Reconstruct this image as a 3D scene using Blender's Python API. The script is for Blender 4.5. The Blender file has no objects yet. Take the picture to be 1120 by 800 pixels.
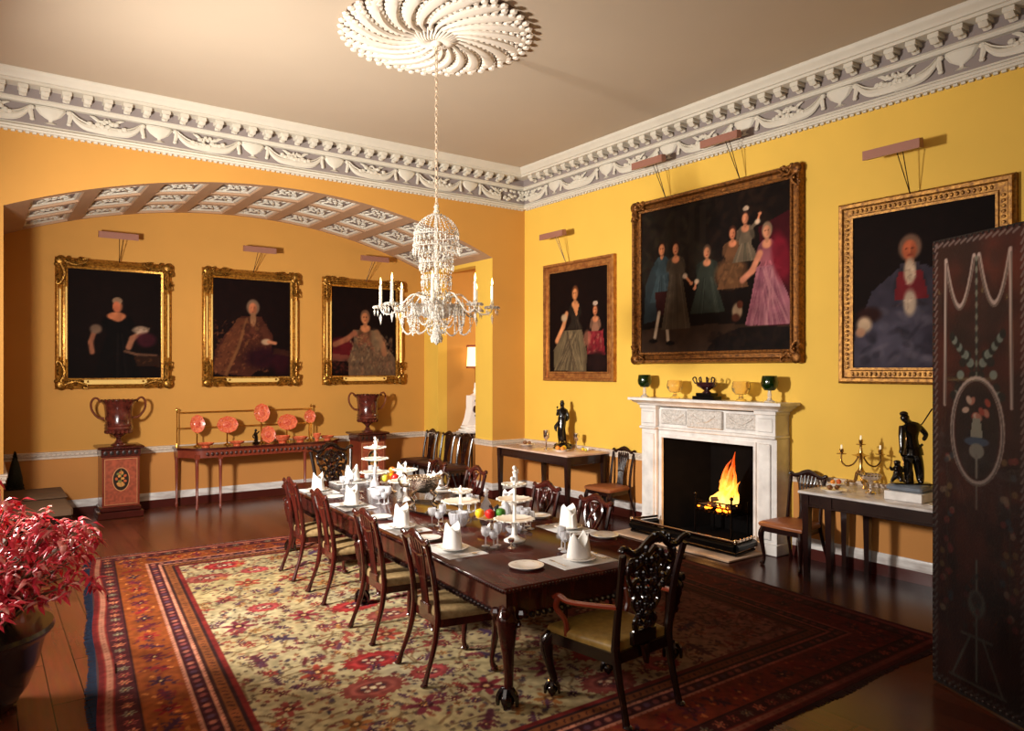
import bpy, math, random
import numpy as np
from mathutils import Vector, Matrix
random.seed(7); np.random.seed(7)
PI=math.pi; R=math.radians
col=bpy.context.scene.collection
scene=bpy.context.scene

# ------------------------------------------------------------------ materials
def lin(c):
    return tuple(((v/255)/12.92 if v/255<=.04045 else ((v/255+.055)/1.055)**2.4) for v in c)
MATS={}
def mat(name,c,rough=.5,metal=0,noise=0,nscale=20,bump=0,bscale=60,c2=None,trans=0,ior=1.45,emis=None,es=0,coat=0,spec=.5,stretch=None,alpha=1):
    if name in MATS: return MATS[name]
    m=bpy.data.materials.new(name); m.use_nodes=True; nt=m.node_tree; b=nt.nodes['Principled BSDF']
    base=lin(c)+(1,)
    b.inputs['Base Color'].default_value=base
    b.inputs['Roughness'].default_value=rough; b.inputs['Metallic'].default_value=metal
    b.inputs['Transmission Weight'].default_value=trans; b.inputs['IOR'].default_value=ior
    b.inputs['Coat Weight'].default_value=coat; b.inputs['Coat Roughness'].default_value=.12
    b.inputs['Specular IOR Level'].default_value=spec
    b.inputs['Alpha'].default_value=alpha
    if emis: 
        b.inputs['Emission Color'].default_value=lin(emis)+(1,); b.inputs['Emission Strength'].default_value=es
    if noise or bump:
        tc=nt.nodes.new('ShaderNodeTexCoord'); mp=nt.nodes.new('ShaderNodeMapping')
        nt.links.new(tc.outputs['Object'],mp.inputs['Vector'])
        if stretch: mp.inputs['Scale'].default_value=stretch
    if noise:
        n=nt.nodes.new('ShaderNodeTexNoise'); n.inputs['Scale'].default_value=nscale; n.inputs['Detail'].default_value=5
        nt.links.new(mp.outputs['Vector'],n.inputs['Vector'])
        r=nt.nodes.new('ShaderNodeValToRGB'); r.color_ramp.elements[0].position=.3; r.color_ramp.elements[1].position=.7
        d=lin(c2)+(1,) if c2 else tuple(v*(1-noise) for v in base[:3])+(1,)
        r.color_ramp.elements[0].color=d; r.color_ramp.elements[1].color=base
        nt.links.new(n.outputs['Fac'],r.inputs['Fac']); nt.links.new(r.outputs['Color'],b.inputs['Base Color'])
    if bump:
        n=nt.nodes.new('ShaderNodeTexNoise'); n.inputs['Scale'].default_value=bscale; n.inputs['Detail'].default_value=4
        nt.links.new(mp.outputs['Vector'],n.inputs['Vector'])
        bp=nt.nodes.new('ShaderNodeBump'); bp.inputs['Strength'].default_value=bump; bp.inputs['Distance'].default_value=.01
        nt.links.new(n.outputs['Fac'],bp.inputs['Height']); nt.links.new(bp.outputs['Normal'],b.inputs['Normal'])
    MATS[name]=m; return m
def vcmat(name,rough=.6,bump=0,bscale=120,spec=.4,coat=0):
    m=bpy.data.materials.new(name); m.use_nodes=True; nt=m.node_tree; b=nt.nodes['Principled BSDF']
    a=nt.nodes.new('ShaderNodeVertexColor'); a.layer_name='Col'
    nt.links.new(a.outputs['Color'],b.inputs['Base Color']); b.inputs['Roughness'].default_value=rough
    b.inputs['Specular IOR Level'].default_value=spec; b.inputs['Coat Weight'].default_value=coat
    if bump:
        n=nt.nodes.new('ShaderNodeTexNoise'); n.inputs['Scale'].default_value=bscale
        tc=nt.nodes.new('ShaderNodeTexCoord'); nt.links.new(tc.outputs['Object'],n.inputs['Vector'])
        bp=nt.nodes.new('ShaderNodeBump'); bp.inputs['Strength'].default_value=bump; bp.inputs['Distance'].default_value=.01
        nt.links.new(n.outputs['Fac'],bp.inputs['Height']); nt.links.new(bp.outputs['Normal'],b.inputs['Normal'])
    return m
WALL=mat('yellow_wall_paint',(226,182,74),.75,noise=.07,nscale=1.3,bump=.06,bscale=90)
WALL2=mat('shaded_wall_paint',(198,142,64),.75,noise=.07,nscale=1.3,bump=.06,bscale=90)  # same yellow paint, weaker light on these faces put into its colour
DADO=mat('dado_paint',(196,132,66),.75,noise=.06,nscale=2)
CEIL=mat('ceiling_paint',(190,172,150),.85,noise=.05,nscale=.8)
PLAST=mat('white_plaster',(208,200,184),.6,noise=.06,nscale=8)
GREY=mat('mauve_grey_ground',(138,126,122),.8)
SOFF=mat('soffit_rib_paint',(178,142,112),.7,noise=.08,nscale=3)
MARB=mat('white_marble',(236,232,228),.3,noise=.12,nscale=6,c2=(205,200,196))
MARBV=mat('veined_marble',(232,228,224),.22,noise=.3,nscale=3.5,c2=(172,160,156),stretch=(1,1,4))
MARBC=mat('console_marble',(224,196,176),.15,noise=.2,nscale=5,c2=(190,150,128))
MAHO=mat('mahogany',(72,24,16),.2,noise=.5,nscale=6,c2=(32,9,8),coat=.5,stretch=(3,3,.5))
MAHT=mat('mahogany_top',(82,26,17),.15,noise=.4,nscale=3,c2=(48,14,11),coat=.0,stretch=(6,1,1))
DARKW=mat('dark_carved_wood',(24,9,8),.2,noise=.3,nscale=10,coat=.6)
DARKT=mat('dark_console_wood',(36,14,11),.25,noise=.4,nscale=6,coat=.4)
GILT=mat('gilt',(206,150,62),.3,metal=.65,noise=.35,nscale=30,bump=.25,bscale=90,c2=(120,72,24))
GILTD=mat('dull_gilt',(150,98,44),.35,metal=.7,noise=.5,nscale=30,bump=.5,bscale=110,c2=(70,38,18))
GILTB=mat('bright_gilt',(252,214,128),.25,metal=.35)
SILV=mat('silver',(235,228,220),.12,metal=1)
BRASS=mat('brass',(205,160,80),.2,metal=1)
BRONZ=mat('bronze',(20,15,12),.18,metal=.35,coat=.6)
GREENS=mat('green_seat',(150,124,82),.7,noise=.2,nscale=30,c2=(124,98,60),bump=.15,bscale=200)
LEATH=mat('tan_leather',(150,88,52),.4,noise=.2,nscale=8)
DAMASK=mat('gold_damask',(166,134,66),.45,noise=.3,nscale=25,c2=(138,108,50))
LINEN=mat('white_linen',(248,244,238),.7)
MATT=mat('placemat_linen',(226,224,222),.8,noise=.12,nscale=60)
CHINA=mat('china',(252,248,242),.15,coat=.5)
GLASS=mat('clear_glass',(252,252,255),.04,trans=.68,ior=1.5,spec=1)
CRYST=mat('crystal',(252,248,240),.04,trans=.72,ior=1.55,spec=.9)
CANDLE=mat('candle_wax',(250,244,225),.5,emis=(255,225,170),es=.35)
FLAMEC=mat('candle_flame',(255,220,140),.5,emis=(255,214,130),es=14)
PINKP=mat('pink_lamp_metal',(156,108,92),.4,metal=.2)
WIRE=mat('thin_wire',(60,40,25),.4,metal=.6)

# ------------------------------------------------------------------ mesh builder
def cr(pts,k=6,closed=False):
    P=[Vector(p) for p in pts]; n=len(P); out=[]
    rng=range(n) if closed else range(n-1)
    for i in rng:
        if closed: a,b,c,d=P[(i-1)%n],P[i],P[(i+1)%n],P[(i+2)%n]
        else: a,b,c,d=P[max(i-1,0)],P[i],P[i+1],P[min(i+2,n-1)]
        for j in range(k):
            t=j/k
            out.append(.5*((2*b)+(c-a)*t+(2*a-5*b+4*c-d)*t*t+(3*b-a-3*c+d)*t**3))
    if not closed: out.append(P[-1])
    return out
def lerpl(v,n):
    if not hasattr(v,'__len__'): return [v]*n
    m=len(v); o=[]
    for i in range(n):
        t=i/(n-1)*(m-1) if n>1 else 0; a=min(int(t),m-2) if m>1 else 0; f=t-a
        o.append(v[a]*(1-f)+v[min(a+1,m-1)]*f)
    return o
class MB:
    def __init__(s): s.v=[]; s.f=[]; s.mi=[]; s.cur=0; s.M=Matrix()
    def add(s,vs,fs):
        n=len(s.v); M=s.M
        s.v+= [tuple(M@Vector(p)) for p in vs]; s.f+=[tuple(i+n for i in f) for f in fs]; s.mi+=[s.cur]*len(fs); return s
    def box(s,x0,x1,y0,y1,z0,z1,b=0):
        if b:
            b=min(b,(x1-x0)/2.01,(y1-y0)/2.01,(z1-z0)/2.01)
            vs=[];fs=[]
            lv=[(z0,b),(z0+b,0),(z1-b,0),(z1,b)]
            for z,i in lv:
                X0,X1,Y0,Y1=x0+i,x1-i,y0+i,y1-i; c=b-i if i==0 else 0
                c=b*.7
                vs+=[(X0+c,Y0,z),(X1-c,Y0,z),(X1,Y0+c,z),(X1,Y1-c,z),(X1-c,Y1,z),(X0+c,Y1,z),(X0,Y1-c,z),(X0,Y0+c,z)]
            for l in range(3):
                for k in range(8): fs.append((l*8+k,l*8+(k+1)%8,l*8+8+(k+1)%8,l*8+8+k))
            fs.append(tuple(range(7,-1,-1))); fs.append(tuple(range(24,32)))
            return s.add(vs,fs)
        vs=[(x0,y0,z0),(x1,y0,z0),(x1,y1,z0),(x0,y1,z0),(x0,y0,z1),(x1,y0,z1),(x1,y1,z1),(x0,y1,z1)]
        return s.add(vs,[(3,2,1,0),(4,5,6,7),(0,1,5,4),(1,2,6,5),(2,3,7,6),(3,0,4,7)])
    def prism(s,poly,z0,z1,axis='z'):
        n=len(poly)
        def m(a,b,c): return {'z':(a,b,c),'y':(a,c,b),'x':(c,a,b)}[axis]
        vs=[m(a,b,z0) for a,b in poly]+[m(a,b,z1) for a,b in poly]
        fs=[tuple(range(n-1,-1,-1)),tuple(range(n,2*n))]+[(i,(i+1)%n,n+(i+1)%n,n+i) for i in range(n)]
        return s.add(vs,fs)
    def lathe(s,prof,seg=16,c=(0,0,0),sx=1,sy=1,ang=2*PI,a0=0):
        vs=[];fs=[];full=abs(ang-2*PI)<1e-6; m=seg if full else seg+1; n=len(prof)
        for r,z in prof:
            for k in range(m):
                a=a0+ang*k/seg; vs.append((c[0]+r*math.cos(a)*sx,c[1]+r*math.sin(a)*sy,c[2]+z))
        for i in range(n-1):
            for k in range(seg):
                k2=(k+1)%m if full else k+1
                fs.append((i*m+k,i*m+k2,(i+1)*m+k2,(i+1)*m+k))
        if full:
            if prof[0][0]>1e-4: fs.append(tuple(range(m-1,-1,-1)))
            if prof[-1][0]>1e-4: fs.append(tuple(range((n-1)*m,n*m)))
        return s.add(vs,fs)
    def ell(s,c,r,seg=10,rings=6):
        if not hasattr(r,'__len__'): r=(r,r,r)
        vs=[(c[0],c[1],c[2]-r[2])];fs=[]
        for i in range(1,rings):
            t=-PI/2+PI*i/rings
            for k in range(seg):
                a=2*PI*k/seg; vs.append((c[0]+r[0]*math.cos(t)*math.cos(a),c[1]+r[1]*math.cos(t)*math.sin(a),c[2]+r[2]*math.sin(t)))
        vs.append((c[0],c[1],c[2]+r[2])); L=len(vs)-1
        for k in range(seg):
            fs.append((0,1+(k+1)%seg,1+k)); fs.append((L,L-seg+k,L-seg+(k+1)%seg))
        for i in range(rings-2):
            for k in range(seg): fs.append((1+i*seg+k,1+i*seg+(k+1)%seg,1+(i+1)*seg+(k+1)%seg,1+(i+1)*seg+k))
        return s.add(vs,fs)
    def sweep(s,pts,rad,seg=8,n=None,th=None,k=0,cap=True,closed=False):
        if k: pts=cr(pts,k,closed)
        P=[Vector(p) for p in pts]; N=len(P); rad=lerpl(rad,N); ths=lerpl(th,N) if th is not None else None
        vs=[];fs=[];prev=None
        for i,p in enumerate(P):
            if closed: t=P[(i+1)%N]-P[i-1]
            else: t=P[min(i+1,N-1)]-P[max(i-1,0)]
            if t.length<1e-9: t=Vector((0,0,1))
            t.normalize()
            if n is not None:
                nn=Vector(n); nn=nn-t*nn.dot(t)
                if nn.length<1e-5: nn=Vector((1,0,0))-t*t.x
                nn.normalize()
            else:
                if prev is None:
                    nn=Vector((0,0,1)) if abs(t.z)<.9 else Vector((1,0,0))
                else: nn=prev
                nn=(nn-t*nn.dot(t)).normalized()
            prev=nn; b=t.cross(nn)
            r=rad[i]; q=ths[i] if ths else r
            for j in range(seg):
                a=2*PI*(j+.5)/seg; vs.append(tuple(p+b*(r*math.cos(a))+nn*(q*math.sin(a))))
        M=N if closed else N-1
        for i in range(M):
            i2=(i+1)%N
            for j in range(seg): fs.append((i*seg+j,i*seg+(j+1)%seg,i2*seg+(j+1)%seg,i2*seg+j))
        if cap and not closed:
            fs.append(tuple(range(seg-1,-1,-1))); fs.append(tuple(range((N-1)*seg,N*seg)))
        return s.add(vs,fs)
    def profile(s,prof,path,closed=False):
        """mitred moulding: prof=(out,up) along horizontal path pts with outward dir on left"""
        n=len(path); m=len(prof); vs=[];fs=[]
        for i,p in enumerate(path):
            p=Vector(p[:2]+(0,)) if len(p)==2 else Vector(p)
            a=Vector(path[(i-1)%n]) if (closed or i>0) else None; c=Vector(path[(i+1)%n]) if (closed or i<n-1) else None
            def nrm(d): d=Vector((d.x,d.y,0)).normalized(); return Vector((-d.y,d.x,0))
            if a is None: o=nrm(c-p)
            elif c is None: o=nrm(p-a)
            else:
                n1=nrm(p-a);n2=nrm(c-p); o=(n1+n2); o=o/max(o.dot(n1),.2)
            for u,z in prof: vs.append(tuple(p+o*u+Vector((0,0,z))))
        L=n if closed else n-1
        for i in range(L):
            for j in range(m-1): fs.append((i*m+j,((i+1)%n)*m+j,((i+1)%n)*m+j+1,i*m+j+1))
        return s.add(vs,fs)
    def build(s,name,mats,parent=None,smooth=40,loc=None,rotz=0):
        me=bpy.data.meshes.new(name); me.from_pydata(s.v,[],s.f); 
        if not isinstance(mats,(list,tuple)): mats=[mats]
        for m in mats: me.materials.append(m)
        if any(s.mi): me.polygons.foreach_set('material_index',s.mi)
        if smooth:
            me.polygons.foreach_set('use_smooth',[True]*len(s.f))
            try: me.set_sharp_from_angle(angle=R(smooth))
            except Exception: pass
        me.update()
        o=bpy.data.objects.new(name,me); col.objects.link(o)
        if parent: o.parent=parent
        if loc: o.location=loc
        o.rotation_euler.z=rotz
        return o
def tag(o,label=None,cat=None,group=None,kind=None):
    if label: o['label']=label
    if cat: o['category']=cat
    if group: o['group']=group
    if kind: o['kind']=kind
    return o
def thing(name,label,cat,loc=(0,0,0),rotz=0,group=None):
    o=bpy.data.objects.new(name,None); col.objects.link(o); o.empty_display_size=.1
    o.location=loc; o.rotation_euler.z=rotz
    return tag(o,label,cat,group)
def struct(mb,name,mats,smooth=30):
    return tag(mb.build(name,mats,smooth=smooth),kind='structure')
def dup(root,loc,rotz,label,group=None):
    r=root.copy(); col.objects.link(r); r.location=loc; r.rotation_euler=(0,0,rotz); r['label']=label
    if group: r['group']=group
    for ch in list(root.children):
        c=ch.copy(); col.objects.link(c); c.parent=r
        for g in list(ch.children):
            d=g.copy(); col.objects.link(d); d.parent=c
    return r
def grid_color_mesh(name,pos,colr,material,parent=None):
    """pos: (h,w,3) array, colr (h,w,3) sRGB 0-255 per vertex; h rows bottom->top"""
    h,w=pos.shape[:2]; me=bpy.data.meshes.new(name)
    me.vertices.add(h*w); me.vertices.foreach_set('co',pos.reshape(-1).astype(np.float32))
    i=np.arange((h-1)*(w-1)); r=i//(w-1); c=i%(w-1); a=r*w+c
    q=np.stack([a,a+1,a+w+1,a+w],1).reshape(-1).astype(np.int32)
    me.loops.add(len(q)); me.loops.foreach_set('vertex_index',q)
    me.polygons.add(len(i)); me.polygons.foreach_set('loop_start',np.arange(len(i),dtype=np.int32)*4)
    try: me.polygons.foreach_set('loop_total',np.full(len(i),4,dtype=np.int32))
    except Exception: pass
    me.update(calc_edges=True)
    at=me.color_attributes.new('Col','FLOAT_COLOR','POINT')
    x=np.clip(colr/255.,0,1); l=np.where(x<=.04045,x/12.92,((x+.055)/1.055)**2.4)
    al=np.ones((h,w,1)); at.data.foreach_set('color',np.concatenate([l,al],2).reshape(-1).astype(np.float32))
    me.materials.append(material); me.validate()
    o=bpy.data.objects.new(name,me); col.objects.link(o)
    if parent: o.parent=parent
    return o

# ------------------------------------------------------------------ raster painter (vertex colours)
class Img:
    """y up, coordinates in units where width = w units"""
    def __init__(s,W,H,res,bg):
        s.W,s.H,s.res=W,H,res; s.w=int(W*res)+1; s.h=int(H*res)+1
        s.a=np.zeros((s.h,s.w,3))+np.array(bg,float)
        s.X,s.Y=np.meshgrid(np.linspace(0,W,s.w),np.linspace(0,H,s.h))
    def win(s,x0,x1,y0,y1):
        i0=max(0,int(y0*s.res));i1=min(s.h,int(y1*s.res)+2);j0=max(0,int(x0*s.res));j1=min(s.w,int(x1*s.res)+2)
        return slice(i0,i1),slice(j0,j1)
    def blend(s,sl,m,c,op=1):
        m=np.clip(m,0,1)[...,None]*op; s.a[sl]=s.a[sl]*(1-m)+np.array(c,float)*m
    def ell(s,x,y,rx,ry,c,ang=0,soft=.25,op=1):
        r=max(rx,ry)*(1+soft)+.01; sl=s.win(x-r,x+r,y-r,y+r); dx=s.X[sl]-x; dy=s.Y[sl]-y
        if dx.size==0: return
        ca,sa=math.cos(R(ang)),math.sin(R(ang)); u=(dx*ca+dy*sa)/rx; v=(-dx*sa+dy*ca)/ry
        d=np.sqrt(u*u+v*v); s.blend(sl,(1+soft/2-d)/max(soft,.01),c,op)
    def line(s,pts,w,c,op=1,soft=None):
        for (x0,y0),(x1,y1) in zip(pts[:-1],pts[1:]):
            sl=s.win(min(x0,x1)-w*2,max(x0,x1)+w*2,min(y0,y1)-w*2,max(y0,y1)+w*2)
            X=s.X[sl]-x0;Y=s.Y[sl]-y0
            if X.size==0: continue
            dx,dy=x1-x0,y1-y0; L=dx*dx+dy*dy+1e-9; t=np.clip((X*dx+Y*dy)/L,0,1)
            d=np.hypot(X-t*dx,Y-t*dy); s.blend(sl,(w-d)/(soft or w*.5)+.0,c,op)
    def poly(s,pts,c,op=1):
        xs=[p[0] for p in pts];ys=[p[1] for p in pts]; sl=s.win(min(xs),max(xs),min(ys),max(ys)); X=s.X[sl];Y=s.Y[sl]
        ins=np.zeros(X.shape,bool); n=len(pts)
        for i in range(n):
            x0,y0=pts[i];x1,y1=pts[(i+1)%n]
            if y0==y1: continue
            cnd=((y0>Y)!=(y1>Y))&(X<(x1-x0)*(Y-y0)/(y1-y0)+x0); ins^=cnd
        s.blend(sl,ins.astype(float),c,op)
    def noise(s,amp,scale=1.):
        g=np.random.rand(int(s.H*scale)+3,int(s.W*scale)+3); yy=s.Y*scale;xx=s.X*scale; i=yy.astype(int);j=xx.astype(int);fy=yy-i;fx=xx-j
        n=(g[i,j]*(1-fy)*(1-fx)+g[i+1,j]*fy*(1-fx)+g[i,j+1]*(1-fy)*fx+g[i+1,j+1]*fy*fx)
        s.a*= (1+amp*(n-.5)*2)[...,None]
    def mesh(s,name,material,parent=None,w=None,h=None,y=0,fn=None):
        w=w or s.W; h=h or s.H; u=s.X/s.W; v=s.Y/s.H
        if fn: pos=fn(u,v)
        else: pos=np.stack([(u-.5)*w,np.zeros_like(u)+y,(v-.5)*h],2)
        return grid_color_mesh(name,pos,s.a,material,parent)
KEY=500; FILL=85; TOP=60; ALCF=0; PASS=40; FIRE=25; PLANT=42
VT='Standard'; LOOK='None'; EXPO=-0.05
# ------------------------------------------------------------------ room
XW=7.73; YB=10.3; YA=12.67; CZ=5.58; XL=-3.2; YF=-3.0; XA0=.22; XA1=7.05
m=MB(); m.add([(XL,YF,0),(XW,YF,0),(XW,YB,0),(XL,YB,0),(XA0,YB,0),(9.6,YB,0),(9.6,YA,0),(XA0,YA,0)],[(0,1,2,3),(4,5,6,7)])
def floor_mat():
    mt=bpy.data.materials.new('polished_oak_boards'); mt.use_nodes=True; nt=mt.node_tree; b=nt.nodes['Principled BSDF']
    tc=nt.nodes.new('ShaderNodeTexCoord'); mp=nt.nodes.new('ShaderNodeMapping'); mp.inputs['Rotation'].default_value=(0,0,R(90))
    br=nt.nodes.new('ShaderNodeTexBrick'); br.inputs['Scale'].default_value=1
    br.inputs['Brick Width'].default_value=1.6; br.inputs['Row Height'].default_value=.19; br.inputs['Mortar Size'].default_value=.004
    br.inputs['Color1'].default_value=lin((128,68,42))+(1,); br.inputs['Color2'].default_value=lin((102,50,31))+(1,); br.inputs['Mortar'].default_value=lin((40,16,12))+(1,)
    nz=nt.nodes.new('ShaderNodeTexNoise'); nz.inputs['Scale'].default_value=3; mp2=nt.nodes.new('ShaderNodeMapping'); mp2.inputs['Scale'].default_value=(8,1,1)
    nt.links.new(tc.outputs['Object'],mp.inputs['Vector']); nt.links.new(mp.outputs['Vector'],br.inputs['Vector'])
    nt.links.new(tc.outputs['Object'],mp2.inputs['Vector']); nt.links.new(mp2.outputs['Vector'],nz.inputs['Vector'])
    mx=nt.nodes.new('ShaderNodeMix'); mx.data_type='RGBA'; mx.blend_type='MULTIPLY'; mx.inputs['Factor'].default_value=.45
    nt.links.new(br.outputs['Color'],mx.inputs['A']); nt.links.new(nz.outputs['Color'],mx.inputs['B'])
    # dimmer light towards the fireplace wall, put into the boards as dark red
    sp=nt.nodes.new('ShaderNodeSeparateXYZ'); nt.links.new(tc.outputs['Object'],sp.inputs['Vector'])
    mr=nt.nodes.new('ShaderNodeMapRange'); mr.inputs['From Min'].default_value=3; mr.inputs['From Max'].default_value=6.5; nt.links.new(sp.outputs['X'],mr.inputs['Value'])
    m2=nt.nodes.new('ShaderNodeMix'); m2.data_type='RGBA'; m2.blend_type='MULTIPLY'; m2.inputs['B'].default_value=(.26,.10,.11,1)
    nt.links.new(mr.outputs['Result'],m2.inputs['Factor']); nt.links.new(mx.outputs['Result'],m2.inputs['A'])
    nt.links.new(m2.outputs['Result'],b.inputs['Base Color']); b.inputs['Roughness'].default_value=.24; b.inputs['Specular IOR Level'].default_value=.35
    return mt
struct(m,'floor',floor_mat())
m=MB(); m.add([(XL,YF,CZ),(XW,YF,CZ),(XW,YB,CZ),(XL,YB,CZ)],[(0,3,2,1)]); struct(m,'ceiling',CEIL)
# arch
xc=(XA0+XA1)/2; hs=(XA1-XA0)/2; ZS=4.07; ZT=4.75; rise=ZT-ZS; RR=(hs*hs+rise*rise)/(2*rise); zc=ZT-RR; A0=math.asin(hs/RR)
def arc(t,r=0): a=-A0+2*A0*t; return (xc+(RR+r)*math.sin(a), zc+(RR+r)*math.cos(a))
NA=48
m=MB(); vs=[];fs=[]
for i in range(NA+1):
    x,z=arc(i/NA); vs+=[(x,YB,z),(x,YB,CZ)]
for i in range(NA): fs.append((2*i,2*i+2,2*i+3,2*i+1))
m.add(vs,fs); m.add([(XL,YB,0),(XA0,YB,0),(XA0,YB,CZ),(XL,YB,CZ),(XA1,YB,0),(XW,YB,0),(XW,YB,CZ),(XA1,YB,CZ)],[(0,1,2,3),(4,5,6,7)])
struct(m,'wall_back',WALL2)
# fireplace opening in right wall
FY=6.17; OW=.77; OZ=1.29
m=MB(); m.add([(XW,YF,0),(XW,FY-OW,0),(XW,FY-OW,CZ),(XW,YF,CZ),(XW,FY+OW,0),(XW,YB,0),(XW,YB,CZ),(XW,FY+OW,CZ),(XW,FY-OW,OZ),(XW,FY+OW,OZ)],[(3,2,1,0),(7,6,5,4),(2,7,9,8)])
struct(m,'wall_right',WALL)
m=MB(); m.add([(XL,YF,0),(XL,YB,0),(XL,YB,CZ),(XL,YF,CZ)],[(0,1,2,3)]); struct(m,'wall_left',WALL)
m=MB(); m.add([(XL,YF,0),(XW,YF,0),(XW,YF,CZ),(XL,YF,CZ)],[(3,2,1,0)]); struct(m,'wall_front',WALL)
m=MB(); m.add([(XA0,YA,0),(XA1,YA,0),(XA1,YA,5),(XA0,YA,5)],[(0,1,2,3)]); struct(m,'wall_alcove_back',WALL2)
m=MB(); m.box(XA0-.15,XA0,YB+.01,YA,0,5); struct(m,'wall_alcove_left',WALL2)
m=MB(); m.box(XA1,XA1+.2,YB+.01,10.83,0,4.6); m.box(XA1,XA1+.2,12.14,YA,0,4.6); m.box(XA1,XA1+.2,10.83,12.14,4.0,4.6); struct(m,'wall_alcove_right',WALL)
m=MB(); m.add([(7.25,12.14,0),(9.6,12.14,0),(9.6,12.14,4.2),(7.25,12.14,4.2),(9.6,10.4,0),(9.6,10.4,4.2),(7.25,10.4,0),(7.25,10.4,4.2)],[(0,1,2,3),(1,4,5,2),(4,6,7,5),(3,2,5,7)])
struct(m,'wall_passage',WALL2)
# coffered soffit
m=MB(); NX=9; cells=[]
ys=[YB]+[YB+.17+.73*k for k in range(4)]
def sofp(x,y,r=0):
    a=math.asin(max(-1,min(1,(x-xc)/RR))); return (xc+(RR+r)*math.sin(a),y,zc+(RR+r)*math.cos(a))
def patch(m,x0,x1,y0,y1,r0,r1=None,n=3):
    r1=r0 if r1 is None else r1
    vs=[];fs=[]
    for i in range(n+1):
        x=x0+(x1-x0)*i/n; vs+=[sofp(x,y0,r0),sofp(x,y1,r1)]
    for i in range(n): fs.append((2*i,2*i+1,2*i+3,2*i+2))
    m.add(vs,fs)
x0=XA0; px=(XA1-XA0)/NX; rw=.085; rows=3; py=(YA-YB-.1)/rows; ry=.07
xsl=[XA0]; 
for i in range(NX): xsl+=[.77+.73*i-.275,.77+.73*i+.275]
xsl.append(XA1); ysl=[YB]
for j in range(rows): ysl+=[YB+.1+py*j+ry-.05,YB+.1+py*(j+1)-ry]
ysl.append(YA)
for i in range(len(xsl)-1):
    for j in range(len(ysl)-1):
        a,b,c,d=xsl[i],xsl[i+1],ysl[j],ysl[j+1]
        if i%2==1 and j%2==1:
            m.cur=0; D=.03
            def ring(o0,o1,r0,r1,mi):
                m.cur=mi
                A=(a+o0,b-o0,c+o0,d-o0); B=(a+o1,b-o1,c+o1,d-o1)
                q=[(A[0],A[2]),(A[1],A[2]),(A[1],A[3]),(A[0],A[3])]; w=[(B[0],B[2]),(B[1],B[2]),(B[1],B[3]),(B[0],B[3])]
                for k in range(4):
                    k2=(k+1)%4; m.add([sofp(*q[k],r0),sofp(*q[k2],r0),sofp(*w[k2],r1),sofp(*w[k],r1)],[(0,1,2,3)])
            ring(0,.0,0,D,0); ring(0,.035,D,D,1); ring(.035,.055,D,.05,1); 
            m.cur=2; patch(m,a+.055,b-.055,c+.055,d-.055,.05)
            # foliate relief
            m.cur=1; cx_,cy_=(a+b)/2,(c+d)/2
            a_=math.asin((cx_-xc)/RR); T=Matrix.Translation(sofp(cx_,cy_,.045))@Matrix.Rotation(a_,4,'Y')
            m.M=T
            w2,h2=(b-a)/2-.09,(d-c)/2-.085
            m.ell((0,0,0),(.04,.04,.02),8,4)
            kk=(i//2+j//2)%2
            for t in range(8):
                an=2*PI*t/8+.2*kk; m.ell((w2*.5*math.cos(an),h2*.5*math.sin(an),0),(.035,.02,.015),6,4)
            for sx in (-1,1):
                for sy in (-1,1):
                    m.sweep([(sx*w2*.25,sy*h2*.2,0),(sx*w2*.6,sy*h2*.95,0),(sx*w2*.98,sy*h2*.7,0),(sx*w2*.8,sy*h2*.3,0),(sx*w2*.55,sy*h2*.5,0)],[.012,.018,.016,.012,.01],5,k=3)
                    m.ell((sx*w2*.9,sy*h2*.9,0),(.022,.022,.014),6,4)
            m.M=Matrix()
        else:
            m.cur=0; patch(m,a,b,c,d,0,n=2 if i%2==0 else 6)
struct(m,'trim_1',[SOFF,PLAST,GREY])
# cornice
cprof=[(0,4.96),(.045,4.965),(.055,4.985),(.04,5.0),(.055,5.02),(.02,5.04),(.015,5.06)]
fprof=[(.015,5.06),(.015,5.285)]
uprof=[(.015,5.285),(.06,5.29),(.075,5.31),(.075,5.325),(.10,5.335)]
gprof=[(.10,5.335),(.11,5.44)]  # grey paint that also stands in for the shadow between modillions
tprof=[(.11,5.44),(.27,5.445),(.27,5.475),(.29,5.48),(.30,5.50),(.335,5.53),(.35,5.55),(.355,5.575),(.355,5.58)]
path=[(XW,YF,0),(XW,YB,0),(XL,YB,0),(XL,YF,0)]
m=MB()
for k,(pf,mi) in enumerate([(cprof,0),(fprof,1),(uprof,0),(gprof,1),(tprof,0)]):
    m.cur=mi; m.profile(pf,path)
m.cur=0
def place_run(m,x,y,ang): m.M=Matrix.Translation((x,y,0))@Matrix.Rotation(ang,4,'Z')
def modillion(m):  # local: wall at y=0 facing -y
    m.box(-.052,.052,-.25,-.1,5.395,5.445,.006)
    m.sweep([(0,-.235,5.40),(0,-.20,5.365),(0,-.15,5.375),(0,-.115,5.35)],[.045,.048,.045,.04],6,n=(0,0,1),th=.022,k=2)
for k in range(70):
    x=7.28-.215*k
    if x<XL+.1: break
    place_run(m,x,YB,0); modillion(m)
for k in range(70):
    y=9.83-.215*k
    if y<0: break
    place_run(m,XW,y,-PI/2); modillion(m)
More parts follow.
